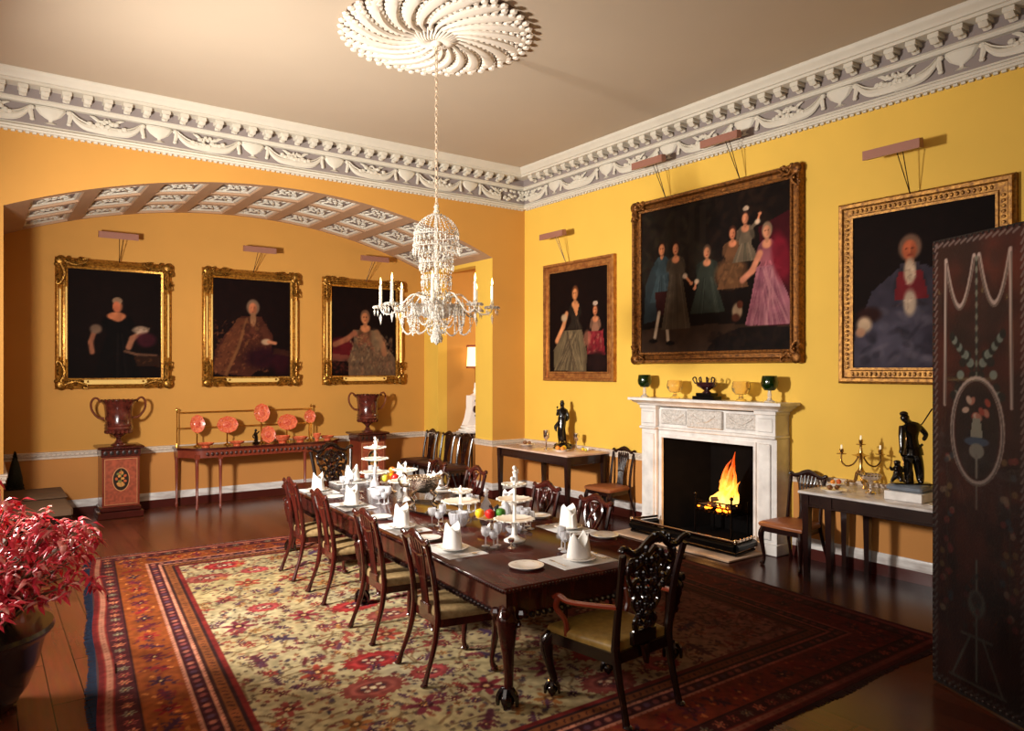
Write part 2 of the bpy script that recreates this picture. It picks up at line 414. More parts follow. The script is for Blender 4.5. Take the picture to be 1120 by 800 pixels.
def frieze_unit(m,p):
    y=-.03
    # urn with foot and lid
    pr=[(.02,5.085),(.07,5.09),(.02,5.11),(.02,5.13),(.05,5.145),(.11,5.185),(.15,5.24),(.165,5.262),(.15,5.27),(.155,5.28),(0,5.285)]
    m.lathe(pr,10,(0,-.012,0),1,.28)
    for s in (-1,1):
        # tied knots & tassels beside urn
        m.ell((s*.19,y,5.25),(.035,.02,.03),7,4)
        m.sweep([(s*.19,y,5.25),(s*.20,y,5.20),(s*.185,y,5.13)],[.012,.03,.022],6,n=(0,-1,0),th=.015,k=3)
        m.ell((s*.185,y,5.115),(.028,.018,.024),7,4)
        # swag
        e=p/2+.012
        m.sweep([(s*.2,y,5.255),(s*.27,y,5.17),(s*.38,y,5.115),(s*e,y,5.105)],[.014,.03,.045,.05],7,n=(0,-1,0),th=[.01,.02,.025,.025],k=5)
        m.sweep([(s*.215,y,5.262),(s*.30,y,5.20),(s*.42,y,5.16),(s*e,y,5.15)],[.007,.010,.012,.012],5,n=(0,-1,0),th=.02,k=4)
        for q in range(5):
            m.ell((s*(e-.02-.045*q),y-.012,5.12+.018*(q%3)+random.uniform(0,.06)),(.036,.02,.028),6,4)
        for q in range(4): m.ell((s*(e-.01-.03*q),y,5.2+random.uniform(-.02,.05)),(.026,.016,.02),6,4)
        # bird / leaf above the swag
        m.ell((s*(e-.08),y,5.215),(.05,.018,.02),7,4)
        m.sweep([(s*(e-.10),y,5.21),(s*(e-.15),y,5.25),(s*(e-.2),y,5.265)],[.02,.02,.004],5,n=(0,-1,0),th=.01,k=3)
        m.sweep([(s*(e-.05),y,5.22),(s*(e-.03),y,5.26)],[.018,.004],5,n=(0,-1,0),th=.01)
for k in range(9):
    x=6.58-1.18*k
    if x<XL+.5: break
    place_run(m,x,YB-.01,0); frieze_unit(m,1.18)
for k in range(8):
    y=9.45-1.247*k
    if y<.5: break
    place_run(m,XW-.01,y,-PI/2); frieze_unit(m,1.247)
for q in range(26):
    t=random.uniform(0,.5); z=random.uniform(5.09,5.26)
    m.M=Matrix(); m.ell((7.7-t,YB-.03,z),(.04,.02,.026),6,4); m.ell((XW-.03,10.25-t,z),(.02,.04,.026),6,4)
m.M=Matrix()
# bead row under the cornice
for k in range(150):
    x=7.66-.035*k*2
    if x<0: break
    m.box(x-.02,x+.02,YB-.03,YB-.001,4.94,4.962)
for k in range(110):
    y=10.2-.07*k
    m.box(XW-.03,XW-.001,y-.02,y+.02,4.94,4.962)
struct(m,'trim_2',[PLAST,GREY])
# dado rail: moulding plus lower wall tone
drp=[(0.001,.86),(.02,.865),(.018,.89),(.03,.91),(.03,.94),(.04,.95),(.04,.965),(0.001,.97)]
skp=[(0.001,0),(.025,0),(.025,.125)]
skw=[(.025,.125),(.022,.2),(.012,.235),(0.001,.24)]
SKD=mat('dark_skirting',(70,24,18),.3,coat=.3)
runs=dict(right_far=[(XW,FY+1.12,0),(XW,YB,0),(XA1,YB,0),(XA1,10.83,0)],right_near=[(XW,YF,0),(XW,FY-1.12,0)],
 alcove=[(XA1,12.14,0),(XA1,YA,0),(XA0,YA,0),(XA0,YB,0),(XL,YB,0),(XL,YF,0)],passage=[(9.5,12.14,0),(7.26,12.14,0)])
for i,(k,p) in enumerate(runs.items()):
    m=MB(); m.profile(drp,p); 
    # tiny carved repeats on the rail
    for a,b in zip(p[:-1],p[1:]):
        a=Vector(a);b=Vector(b);L=(b-a).length; n_=int(L/.06); d=(b-a).normalized(); nn=Vector((-d.y,d.x,0))
        if L>6 and k!='alcove': n_=int(L/.06)
        for q in range(n_):
            c=a+d*(q+.5)*.06+nn*.03; m.ell((c.x,c.y,.925),(.018,.018,.012),5,3)
    struct(m,'trim_%d'%(3+i),mat('dado_rail_paint',(214,196,178),.5,noise=.2,nscale=30))
    m=MB(); m.profile(skp,p); m.cur=1; m.profile(skw,p); struct(m,'baseboard_'+k,[SKD,MARBV])
    m=MB()
    for a,b in zip(p[:-1],p[1:]):
        a=Vector(a);b=Vector(b);d=(b-a).normalized();nn=Vector((-d.y,d.x,0))*.004
        m.add([tuple(a+nn+Vector((0,0,.2))),tuple(b+nn+Vector((0,0,.2))),tuple(b+nn+Vector((0,0,.88))),tuple(a+nn+Vector((0,0,.88)))],[(0,1,2,3)])
    struct(m,'trim_%d'%(8+i),DADO)
# ------------------------------------------------------------------ fireplace
W90=-PI/2
fp=thing('fireplace','carved white marble chimneypiece with a fire burning in its dark opening','fireplace',(XW,FY,0),W90)
# local: x across (+ = towards camera), -y into room
for s in (-1,1):
    m=MB()
    a,b=(.80,1.07)
    x0,x1=(s*a,s*b) if s>0 else (s*b,s*a)
    m.box(x0-.01,x1+.01,-.27,-.0,0,.14,.01)
    m.box(x0,x1,-.25,-.0,.14,1.36)
    xa,xb=(x0+.035,x1-.075) if s>0 else (x0+.075,x1-.035)
    m.box(xa,xb,-.275,-.25,.18,1.30,.008)
    m.build('pilaster',MARB,fp)
for s in (-1,1):
    m=MB(); x=s*.93; m.box(x-.15,x+.15,-.30,0,1.36,1.40,.01); m.box(x-.135,x+.135,-.27,0,1.40,1.68); m.box(x-.15,x+.15,-.29,0,1.64,1.69,.008)
    m.box(x-.10,x+.10,-.28,-.265,1.44,1.60,.006)
    m.build('corner_block',MARB,fp)
m=MB(); m.box(-.80,.80,-.2,0,OZ,1.36); m.box(-.80,.80,-.23,0,1.35,1.40,.012); m.box(-.80,.80,-.2,0,1.40,1.66)
for k in range(3): 
    pass
m.box(-.80,-.75,-.2,0,0,OZ) ; m.box(.75,.80,-.2,0,0,OZ)
m.prism([(-.765,.0),(-.73,.0),(-.73,1.255),(.73,1.255),(.73,0),(.765,0),(.765,1.30),(-.765,1.30)],-.225,-.19,'y')
m.build('surround',MARB,fp)
m=MB(); m.box(-.28,.28,-.245,-.2,1.42,1.65,.01); m.box(-.75,-.32,-.215,-.2,1.44,1.63,.006); m.box(.32,.75,-.215,-.2,1.44,1.63,.006)
for s in (-1,0,1):
    for q in range(26 if s else 22):
        x=s*.535+random.uniform(-.17,.17) if s else random.uniform(-.22,.22)
        y=-.215 if s else -.245
        m.ell((x,y,random.uniform(1.47,1.61)),(.03,.012,.014),6,4)
    cx0=s*.535
    m.sweep([(cx0-.18,-.22 if s else -.25,1.58),(cx0,-.222 if s else -.252,1.50),(cx0+.18,-.22 if s else -.25,1.58)],.012,5,k=4)
m.build('carved_frieze',mat('carved_marble',(216,210,204),.45,noise=.25,nscale=40,c2=(176,168,160)),fp)
m=MB(); sp=[(.0,1.68),(.02,1.69),(.03,1.71),(.06,1.72),(.09,1.75),(.12,1.755),(.12,1.79),(0,1.79)]
m.profile(sp,[(1.09,0,0),(1.09,-.27,0),(-1.09,-.27,0),(-1.09,0,0)])
m.box(-1.09,1.09,-.27,0,1.70,1.789)
m.build('mantel_shelf',MARB,fp)
SOOT=mat('soot_black',(9,7,7),.9,noise=.4,nscale=8,spec=.1)
m=MB(); D_=.52
m.add([(-.745,-.19,0),(-.745,-.19,OZ),(-.5,D_,OZ),(-.5,D_,0),(.5,D_,0),(.5,D_,OZ),(.745,-.19,OZ),(.745,-.19,0)],[(0,3,2,1),(3,4,5,2),(4,7,6,5),(1,2,5,6),(0,7,4,3)])
m.build('firebox',SOOT,fp)
IRON=mat('black_iron',(14,12,12),.3,metal=.6)
m=MB()
for z in (.34,.40,.46): m.sweep([(-.3,.08,z),(-.28,-.06,z),(.28,-.06,z),(.3,.08,z)],.009,6)
for k in range(9): m.box(-.28+.07*k-.005,-.28+.07*k+.005,-.065,.3,.31,.325)
for s in (-1,1): m.sweep([(s*.29,-.06,.0),(s*.29,-.06,.52)],.014,6); m.ell((s*.29,-.06,.54),.026); m.sweep([(s*.27,.3,.0),(s*.27,.3,.46)],.012,6)
m.build('grate',IRON,fp)
FIREM=bpy.data.materials.new('flame'); FIREM.use_nodes=True; nt=FIREM.node_tree; b=nt.nodes['Principled BSDF']
tc=nt.nodes.new('ShaderNodeTexCoord'); sp_=nt.nodes.new('ShaderNodeSeparateXYZ'); nt.links.new(tc.outputs['Object'],sp_.inputs['Vector'])
mr=nt.nodes.new('ShaderNodeMapRange'); mr.inputs['From Min'].default_value=.4; mr.inputs['From Max'].default_value=1.15; nt.links.new(sp_.outputs['Z'],mr.inputs['Value'])
nz=nt.nodes.new('ShaderNodeTexNoise'); nz.inputs['Scale'].default_value=9; nt.links.new(tc.outputs['Object'],nz.inputs['Vector'])
ad=nt.nodes.new('ShaderNodeMath'); ad.operation='MULTIPLY_ADD'; ad.inputs[1].default_value=.5; nt.links.new(nz.outputs['Fac'],ad.inputs[0]); nt.links.new(mr.outputs['Result'],ad.inputs[2])
rp=nt.nodes.new('ShaderNodeValToRGB'); e=rp.color_ramp.elements; e[0].position=.2; e[0].color=(1,.62,.14,1); e[1].position=1.2 if False else 1; e[1].color=(.35,.03,.0,1)
q=e.new(.5); q.color=(1,.34,.03,1); q=e.new(.75); q.color=(.8,.12,.01,1)
nt.links.new(ad.outputs[0],rp.inputs['Fac']); nt.links.new(rp.outputs['Color'],b.inputs['Emission Color']); b.inputs['Emission Strength'].default_value=3.2; b.inputs['Base Color'].default_value=(0,0,0,1)
b.inputs['Alpha'].default_value=.85
m=MB(); rf=random.Random(3)
for (x,h,w) in [(-.10,.22,.07),(-.02,.42,.08),(.04,.62,.09),(.10,.72,.085),(.15,.55,.07),(.20,.34,.06),(-.16,.14,.05),(.08,.36,.1)]:
    lean=.10; pts=[];rd=[]
    for i in range(9):
        t=i/8; pts.append((x+lean*t*t+.03*math.sin(6*t+x*30),.1+rf.uniform(-.02,.02),.40+h*t)); rd.append(max(.002,w*(1-t)**.8*(.6+.9*t if t<.3 else .87)))
    m.sweep(pts,rd,8)
m.build('flames',FIREM,fp)
LOG=mat('charred_log',(44,26,18),.9,noise=.6,nscale=20)
EMB=mat('glowing_ember',(255,140,40),.8,emis=(255,120,25),es=5)
for (p,q_,r) in [((-.26,.0,.37),(.12,.14,.42),.04),((-.08,.14,.38),(.27,.02,.41),.045),((-.2,.2,.37),(.2,.22,.40),.045),((-.12,.06,.47),(.16,.12,.5),.032)]:
    tag(MB().sweep([p,tuple((a+b_)/2+.01 for a,b_ in zip(p,q_)),q_],r,8).build('fire_log',LOG,fp))
m=MB()
for k in range(36): m.ell((rf.uniform(-.26,.24),rf.uniform(-.05,.2),rf.uniform(.335,.40)),(.022,.02,.016),6,4)
tag(m.build('embers',EMB,fp),kind='stuff')
hs_=MB(); hs_.box(6.8,XW-.25,FY-.92,FY+.95,0.001,.028,.006); o=hs_.build('hearth_slab',mat('hearth_stone',(206,176,150),.35,noise=.15,nscale=4)); tag(o,'pale stone hearth slab on the floor in front of the fireplace','hearth')
fd=thing('fireplace_fender','low black fender with polished top rail around the hearth','fender',(0,0,0.028))
m=MB(); P_=[(7.43,FY-.80,0),(7.0,FY-.86,0),(7.0,FY+.80,0),(7.43,FY+.74,0)]
for a,b_ in zip(P_[:-1],P_[1:]): m.sweep([(a[0],a[1],.02),(b_[0],b_[1],.02)],.018,6); m.sweep([(a[0],a[1],.09),(b_[0],b_[1],.09)],.05,6,n=(0,0,1),th=.05)
m.build('fender_wall',IRON,fd)
m=MB()
for a,b_ in zip(P_[:-1],P_[1:]): m.sweep([(a[0],a[1],.165),(b_[0],b_[1],.165)],.016,8)
for p in P_[1:3]: m.ell((p[0],p[1],.17),.03,10,6)
for k in range(5): m.ell((7.05+.08*k,FY-.85+.01*k,.165),.024,8,5)
m.build('rail',mat('polished_steel',(200,180,160),.15,metal=1),fd)

# mantel ornaments
GREENG=mat('green_glass',(16,40,10),.04,trans=.2,coat=.6); AMBER=mat('amber_glass',(255,240,190),.03,trans=.92,ior=1.3)
def goblet(name,label,cat,x,y,z,bowl_r,h,matb,mats_,group=None,squat=False):
    t=thing(name,label,cat,(x,y,z),0,group)
    zb=h*.42 if not squat else h*.3; bh=h-zb
    m=MB(); m.lathe([(.012,zb),(bowl_r*.6,zb+bh*.06),(bowl_r*.93,zb+bh*.3),(bowl_r,zb+bh*.55),(bowl_r*.9,zb+bh*.88),(bowl_r*.84,h),(bowl_r*.81,h),(bowl_r*.94,zb+bh*.52),(bowl_r*.55,zb+bh*.12),(0,zb+bh*.1)],20); m.build('bowl',matb,t)
    m=MB(); m.lathe([(bowl_r*.62,0),(bowl_r*.6,.012),(bowl_r*.3,.03),(bowl_r*.2,.06),(bowl_r*.26,zb*.6),(bowl_r*.2,zb*.9),(.02,zb+.01)],16); m.build('foot',mats_,t)
    return t
zmt=1.792
goblet('glass_goblet','dark green glass goblet with clear stem at far left end of the mantelpiece','goblet',7.5,7.21,zmt,.098,.31,GREENG,GLASS)
goblet('glass_goblet','dark green glass goblet with clear stem at right end of the mantelpiece','goblet',7.5,5.21,zmt,.10,.31,GREENG,GLASS)
goblet('glass_vase','squat amber glass vase between left green goblet and dark bowl on mantelpiece','vase',7.5,6.66,zmt,.11,.24,AMBER,AMBER,squat=True)
goblet('glass_vase','squat amber glass vase between dark bowl and right green goblet on mantelpiece','vase',7.5,5.61,zmt,.112,.24,AMBER,AMBER,squat=True)
t=thing('footed_bowl','dark footed bowl with loop handles on black plinth at centre of mantelpiece','bowl',(7.5,6.13,zmt),W90)
m=MB(); m.box(-.17,.17,-.08,.08,0,.045,.004); m.box(-.12,.12,-.07,.07,.045,.085,.004); m.build('plinth',IRON,t)
PURP=mat('dark_porphyry',(52,24,26),.2,coat=.6)
m=MB(); m.lathe([(.07,.085),(.06,.095),(.035,.115),(.08,.14),(.14,.17),(.155,.215),(.15,.22),(.13,.18),(0,.15)],20,sy=.7); m.build('bowl',PURP,t)
for s in (-1,1):
    for q in (.35,1):
        m=MB(); m.sweep([(s*.14*q+s*.0,-.05,.2),(s*.16*q+s*.015,-.06,.26),(s*.14*q,-.06,.285),(s*.12*q,-.055,.26),(s*.12*q,-.05,.2)],.009,6,k=4); m.build('handle',PURP,t)

# ------------------------------------------------------------------ paintings
CANV=vcmat('oil_canvas',.65,bump=.05,bscale=300,spec=.06)
def sitter(I,x,y,s,skin=(214,150,112),hair=(150,130,110),dress=(60,50,50),lo=(30,24,22),arms=None,w=1.0,bust=True,h=3.2,wig=False):
    """x,y = chin/neck position; s = head height"""
    # skirt/body
    I.poly([(x-.75*s*w,y-.45*s),(x-.35*s,y-.1*s),(x+.35*s,y-.1*s),(x+.75*s*w,y-.45*s),(x+.55*s*w,y-1.6*s),(x+1.25*s*w,y-h*s),(x-1.25*s*w,y-h*s),(x-.55*s*w,y-1.6*s)],dress)
    for q in range(7):
        xx=x+random.uniform(-.9,.9)*s*w; I.line([(x+(xx-x)*.4,y-1.5*s),(xx,y-h*s)],.06*s,lo if q%2 else tuple(min(255,v*1.35+8) for v in dress),.5)
    for sd in (-1,1): I.ell(x+sd*.62*s*w,y-.75*s,.2*s,.5*s,tuple(v*.8 for v in dress),sd*18,.5)
    if bust: I.ell(x,y-.35*s,.36*s,.28*s,skin,0,.4)
    I.ell(x,y-.05*s,.15*s,.25*s,tuple(v*.85 for v in skin),0,.3)
    I.ell(x,y+.52*s,.43*s if wig else .38*s,.53*s,hair,0,.25)
    I.ell(x-.02*s,y+.42*s,.27*s,.40*s,skin,0,.3)
    I.ell(x+.13*s,y+.38*s,.12*s,.3*s,tuple(v*.7 for v in skin),0,.8,.7)
    I.ell(x-.12*s,y+.50*s,.05*s,.03*s,(60,35,28),0,.5); I.ell(x+.09*s,y+.50*s,.05*s,.03*s,(60,35,28),0,.5)
    I.ell(x-.02*s,y+.40*s,.03*s,.08*s,tuple(min(255,v*1.12) for v in skin),0,.5,.7); I.ell(x-.01*s,y+.22*s,.08*s,.03*s,(150,60,50),0,.5)
    for a in (arms or []):
        pts=[(x+px*s,y+py*s) for px,py in a]; I.line(pts[:2],.19*s,dress); I.line(pts[1:],.12*s,skin); I.ell(pts[-1][0],pts[-1][1],.16*s,.12*s,skin); I.ell(pts[1][0],pts[1][1],.24*s,.2*s,(225,215,200),0,.5,.85)
def framed(name,label,cx_,cz_,w,h,kind,rotz,loc,img,ft,lights):
    t=thing(name,label,'painting',loc,rotz)
    # canvas at y=-.05
    iw,ih=w-2*ft,h-2*ft
    img.a=img.a*np.array((.86,.76,.68))
    img.noise(.12,60/img.W*1.0 if False else 14)
    img.mesh('canvas',CANV,t,iw+.02,ih+.02,y=-.04)
    if kind=='rococo': pf=[(0,.04),(0,.06),(.03,.075),(.035,.06),(.06,.05),(.085,.085),(.10,.095),(.115,.085),(.125,.055),(.14,.05),(ft,.02),(ft,0)]; gm=GILT
    elif kind=='plain': pf=[(0,.04),(0,.055),(.02,.06),(.03,.045),(.10,.04),(.115,.075),(.13,.08),(ft,.07),(ft,0)]; gm=mat('rose_gilt',(196,140,78),.38,metal=.6,noise=.25,nscale=14,c2=(140,84,46))
    elif kind=='carved': pf=[(0,.04),(0,.06),(.025,.065),(.035,.05),(.10,.055),(.115,.08),(.145,.085),(.155,.06),(ft,.05),(ft,0)]; gm=mat('aged_gilt',(178,128,60),.45,metal=.6,noise=.4,nscale=30,bump=.3,bscale=90,c2=(96,60,28))
    else: pf=[(0,.04),(0,.06),(.03,.07),(.04,.05),(.09,.05),(.11,.09),(.14,.10),(ft,.06),(ft,0)]; gm=GILTD
    m=MB(); a,b_=iw/2,ih/2; n=len(pf); vs=[];fs=[]
    for sx,sz in ((-1,-1),(1,-1),(1,1),(-1,1)):
        for u,d in pf: vs.append((sx*(a+u),-d,sz*(b_+u)))
    for i in range(4):
        for j in range(n-1): fs.append((i*n+j,((i+1)%4)*n+j,((i+1)%4)*n+j+1,i*n+j+1))
    m.add(vs,fs)
    mi=0
    if kind=='carved':
        for sx in (-1,1):
            for q in range(int(ih/.05)+1): m.ell((sx*(a+.068),-.058,-b_+.05*q),(.022,.012,.015),6,4)
        for sz in (-1,1):
            for q in range(int(iw/.05)+1): m.ell((-a+.05*q,-.058,sz*(b_+.068)),(.015,.012,.022),6,4)
    m.build('frame_moulding',gm,t)
    if kind=='rococo':
        m=MB()
        for s in (-1,1): m.box(s*(a+.02)-.012,s*(a+.02)+.012,-.085,-.05,-b_*.66,b_*.66,.006); m.box(s*(a+.10)-.013,s*(a+.10)+.013,-.105,-.08,-b_*.62,b_*.62,.008)
        m.box(-a*.7,a*.7,-.09,-.06,-b_-.115,-b_-.02,.01)
        m.build('burnished_strip',[GILTB],t)
    if kind in('rococo','large'):
        L=.36 if kind=='rococo' else .20
        for sx in (-1,1):
            for sz in (-1,1):
                m=MB(); c=(sx*(a+ft*.6),sz*(b_+ft*.6)); rr=random.Random(5)
                m.ell((c[0],-.09,c[1]),(.075,.035,.075),10,6)
                for q in range(26 if kind=='rococo' else 12):
                    d=rr.uniform(0,L)*(1 if q%2 else -1)
                    px_,pz_=(c[0]-sx*abs(d),c[1]+rr.uniform(-.06,.06)) if d>0 else (c[0]+rr.uniform(-.06,.06),c[1]-sz*abs(d))
                    k=1-abs(d)/L*.5; m.ell((px_,-.08,pz_),(.038*k,.032,.038*k),7,4)
                for ax in (0,1):
                    p0=Vector((c[0],-.10,c[1])); dirv=Vector((-sx,0,0)) if ax==0 else Vector((0,0,-sz)); sd=Vector((0,0,-sz)) if ax==0 else Vector((-sx,0,0))
                    m.sweep([p0+dirv*.05,p0+dirv*L*.5+sd*.05,p0+dirv*L*.9,p0+dirv*L*.95-sd*.05,p0+dirv*L*.8-sd*.04],[.02,.022,.014,.012,.008],6,k=4)
                m.build('corner_ornament',GILTD if kind=='large' else mat('rococo_gilt',(186,136,58),.3,metal=.8,noise=.5,nscale=40,c2=(74,40,14),bump=.4,bscale=80),t)
    return t
PD=4
def base(W,H,c=(22,14,12)): 
    I=Img(W,H,60,c)
    I.ell(W*.3,H*.7,W*.5,H*.4,tuple(v*1.5 for v in c),0,1.2,.5); return I
# A lady in black
def tex(I,n,x0,x1,y0,y1,cols,r=.03,ang=(0,180)):
    for q in range(n): I.ell(random.uniform(x0,x1),random.uniform(y0,y1),r*random.uniform(.5,1.3),r*.5*random.uniform(.5,1.2),random.choice(cols),random.uniform(*ang),.7,.6)
I=base(1.3,1.65,(17,9,8)); x=.68
sitter(I,x,1.01,.22,skin=(196,132,98),hair=(40,28,24),dress=(13,9,9),lo=(8,6,6),w=1.3,h=5)
I.ell(x-.01,1.19,.07,.05,(150,132,114)); I.ell(x-.02,1.10,.05,.08,(196,120,90)); I.ell(x-.02,.955,.13,.06,(190,126,92))
I.line([(.36,.72),(.31,.55),(.33,.40)],.045,(150,104,84)); I.ell(.38,.75,.08,.07,(112,98,88),0,.5)
I.line([(1.06,.74),(.88,.62),(.83,.48)],.055,(160,116,94)); I.ell(1.0,.75,.11,.06,(170,158,146),0,.5); tex(I,14,.9,1.12,.7,.8,[(190,180,168),(120,108,98)],.03)
I.ell(1.08,.60,.14,.11,(58,22,34),0,.5); I.line([(.78,.42),(.95,.37),(1.22,.36)],.025,(104,78,64)); I.poly([(.9,.34),(1.28,.36),(1.28,.18),(.95,.2)],(56,34,22),.7); tex(I,12,.92,1.2,.2,.34,[(90,60,36),(40,24,16)],.03)
ALC=YA-.002
framed('portrait_painting','gilt-framed portrait of a seated lady in black above left pedestal urn',0,0,1.58,1.95,'rococo',0,(1.68,ALC,2.86),I,.16,1)
# B man in brown brocade
I=base(1.3,1.65,(20,10,10)); x=.66
I.poly([(.0,.1),(.05,.45),(.2,.7),(.46,1.02),(.8,1.02),(1.0,.7),(.95,.3),(.6,.0)],(70,38,30))
I.poly([(0,.1),(.12,.5),(.42,1.0),(.58,1.0),(.4,.45),(.25,.0)],(96,58,40),.9)
tex(I,260,.05,.9,.08,.95,[(118,76,50),(52,26,24),(134,88,58),(84,48,36)],.026)
I.line([(.56,.98),(.42,.5),(.22,.05)],.03,(120,84,56))
sitter(I,x,1.05,.25,skin=(196,130,98),hair=(120,104,92),dress=(84,48,38),lo=(54,30,26),w=.5,h=1.3,bust=False,wig=True)
I.ell(x,.98,.05,.12,(150,116,88),0,.4); tex(I,60,.5,.9,.55,.95,[(120,80,52),(60,32,28),(104,62,44)],.025); I.line([(.84,.82),(.9,.66),(.86,.58)],.07,(90,52,40)); I.ell(.88,.60,.08,.05,(190,172,150),0,.5); I.line([(.92,.60),(1.04,.58)],.035,(190,136,108))
I.ell(.85,.32,.32,.18,(40,14,24),0,.6); I.ell(1.15,.25,.15,.22,(50,14,26),0,.6,.7); I.poly([(1.02,.5),(1.3,.45),(1.3,.35),(1.0,.4)],(60,36,26),.7)
framed('portrait_painting','gilt-framed portrait of a bewigged man in brown brocade above the sideboard',0,0,1.6,1.95,'rococo',0,(3.73,ALC,2.87),I,.16,1)
# C lady in silvery gown
I=base(1.3,1.65,(18,9,9)); x=.67
I.ell(.2,.5,.3,.2,(96,24,32),0,.4,.9); I.poly([(0,.42),(.35,.38),(.38,.27),(0,.27)],(130,90,74),.6); tex(I,30,0,.35,.05,.28,[(90,40,34),(50,24,20)],.04)
I.poly([(.42,.86),(.92,.86),(1.05,.6),(1.28,.35),(1.3,0),(.35,0),(.33,.3),(.45,.6)],(104,88,72))
tex(I,300,.38,1.25,.02,.75,[(150,134,108),(70,56,50),(136,104,84),(92,86,76)],.032,(60,130))
sitter(I,x,.975,.25,skin=(206,146,106),hair=(112,88,72),dress=(120,88,66),lo=(80,58,48),w=.6,h=1.4)
tex(I,70,.5,.85,.5,.8,[(150,116,86),(84,60,50),(126,70,62)],.028)
I.line([(.46,.8),(.3,.68),(.08,.58)],.065,(150,100,78)); I.line([(.9,.82),(1.02,.6),(1.06,.42)],.07,(160,118,90)); I.ell(.9,.68,.12,.2,(132,118,96),20,.5,.7)
framed('portrait_painting','gilt-framed portrait of a lady in a silvery gown above right pedestal urn',0,0,1.6,1.94,'rococo',0,(5.765,ALC,2.87),I,.16,1)
# D mother and child
I=base(1.36,1.6,(18,9,8))
I.poly([(.12,.03),(.1,.35),(.36,.66),(.78,.66),(.9,.3),(.88,.0)],(96,88,70)); 
sitter(I,.62,1.13,.21,skin=(220,158,108),hair=(96,60,38),dress=(44,38,32),lo=(26,22,20),w=.75,h=2.2,arms=None)
I.poly([(.14,.04),(.12,.35),(.40,.66),(.74,.66),(.84,.3),(.8,.0)],(104,98,78))
for q in range(70): I.line([(random.uniform(.4,.72),.64),(random.uniform(.12,.82),.03)],.012,random.choice([(136,128,102),(66,58,48),(90,84,68)]),.5)
I.poly([(.55,1.06),(.72,1.06),(.66,.86)],(222,160,112)); I.line([(.42,.92),(.34,.72),(.18,.50)],.055,(216,158,114)); I.ell(.36,.86,.07,.06,(190,176,150),0,.5)
sitter(I,1.08,.865,.165,skin=(218,148,108),hair=(56,32,24),dress=(140,108,92),lo=(96,30,40),w=.8,h=1.8)
I.ell(1.08,1.045,.055,.035,(190,182,176)); I.poly([(.92,.62),(1.24,.62),(1.3,.25),(.9,.28)],(120,34,46)); tex(I,50,.9,1.25,.28,.62,[(160,60,70),(84,24,34),(170,120,104)],.035); I.ell(.9,.52,.08,.12,(170,120,100),0,.5,.7); I.ell(1.12,.16,.22,.15,(34,20,20),0,.5)
framed('portrait_painting','small gilt-framed portrait of a mother and child left of the chimneypiece',0,0,1.69,1.92,'plain',W90,(XW-.002,8.845,2.95),I,.15,1)
# E family group
I=Img(2.4,2.0,70,(22,15,12)); I.ell(.5,1.5,.5,.5,(40,34,28),0,1,.8); I.poly([(0,0),(2.4,0),(2.4,.3),(1.3,.36),(0,.34)],(60,46,36),.85)
tex(I,160,0,1.2,.9,2,[(34,32,24),(26,20,16),(46,42,32)],.09); tex(I,100,1.2,2.4,1.0,2,[(30,20,16),(18,12,10),(40,28,20)],.09)
for xx in (.62,.86,1.05): I.poly([(xx,1.0),(xx+.1,1.0),(xx+.1,1.92),(xx,1.92)],(42,36,30),.6)
I.poly([(1.95,1.5),(2.4,1.65),(2.4,.3),(2.1,.3)],(66,16,26),.9)
I.poly([(.08,.95),(.2,1.2),(.4,1.3),(.55,1.1),(.5,.6),(.25,.45),(.05,.42)],(42,56,66),.9)
sitter(I,.39,1.35,.19,skin=(214,150,110),hair=(44,30,24),dress=(52,72,84),lo=(28,36,44),w=.95,h=3.4,bust=False)
I.poly([(.26,.85),(.52,.85),(.50,.52),(.30,.52)],(46,20,20)); I.line([(.34,.56),(.26,.22)],.036,(190,186,172)); I.line([(.47,.55),(.50,.18)],.036,(190,186,172)); I.ell(.23,.17,.08,.03,(12,8,8)); I.ell(.54,.13,.08,.03,(12,8,8))
I.line([(.48,1.15),(.62,1.05),(.68,1.08)],.055,(58,80,92)); I.ell(.68,1.08,.04,.03,(210,150,115))
sitter(I,.64,1.33,.18,skin=(218,154,116),hair=(50,30,24),dress=(72,66,56),lo=(42,38,34),w=1.15,h=5.6,arms=[[(.5,-.7),(.9,-1.7),(1.5,-2.3)]])
sitter(I,1.17,1.22,.17,skin=(208,150,118),hair=(92,78,68),dress=(48,58,54),lo=(28,32,30),w=1.35,h=4.2,arms=[[(-.6,-.7),(-1,-1.7),(-1.2,-2.2)]])
sitter(I,1.57,1.41,.16,skin=(218,148,114),hair=(64,38,30),dress=(110,80,56),lo=(74,52,40),w=1.2,h=3.9); I.ell(1.54,.98,.24,.19,(100,74,50),0,.4); tex(I,30,1.35,1.75,.85,1.15,[(126,96,66),(70,50,36)],.04)
sitter(I,1.76,1.57,.16,skin=(220,156,124),hair=(50,32,28),dress=(104,98,86),lo=(52,64,52),w=1.0,h=2.9,arms=[[(.5,-.4),(1.1,.0),(1.3,.6)]]); I.ell(1.77,1.76,.045,.03,(180,170,160))
sitter(I,2.07,1.35,.19,skin=(222,164,134),hair=(142,128,112),dress=(150,92,112),lo=(108,60,80),w=.9,h=2)
I.poly([(1.93,1.02),(2.18,1.02),(2.4,.55),(2.4,.3),(1.76,.32),(1.84,.62)],(158,106,132))
for q in range(110): I.line([(random.uniform(1.95,2.16),1.0),(random.uniform(1.78,2.4),.32)],.013,random.choice([(184,140,158),(118,70,98),(170,120,142),(140,92,118)]),.5)
I.line([(1.97,1.18),(1.86,.98),(1.72,.88)],.055,(214,152,128)); I.ell(2.26,1.1,.12,.3,(122,26,48),10,.5,.9)
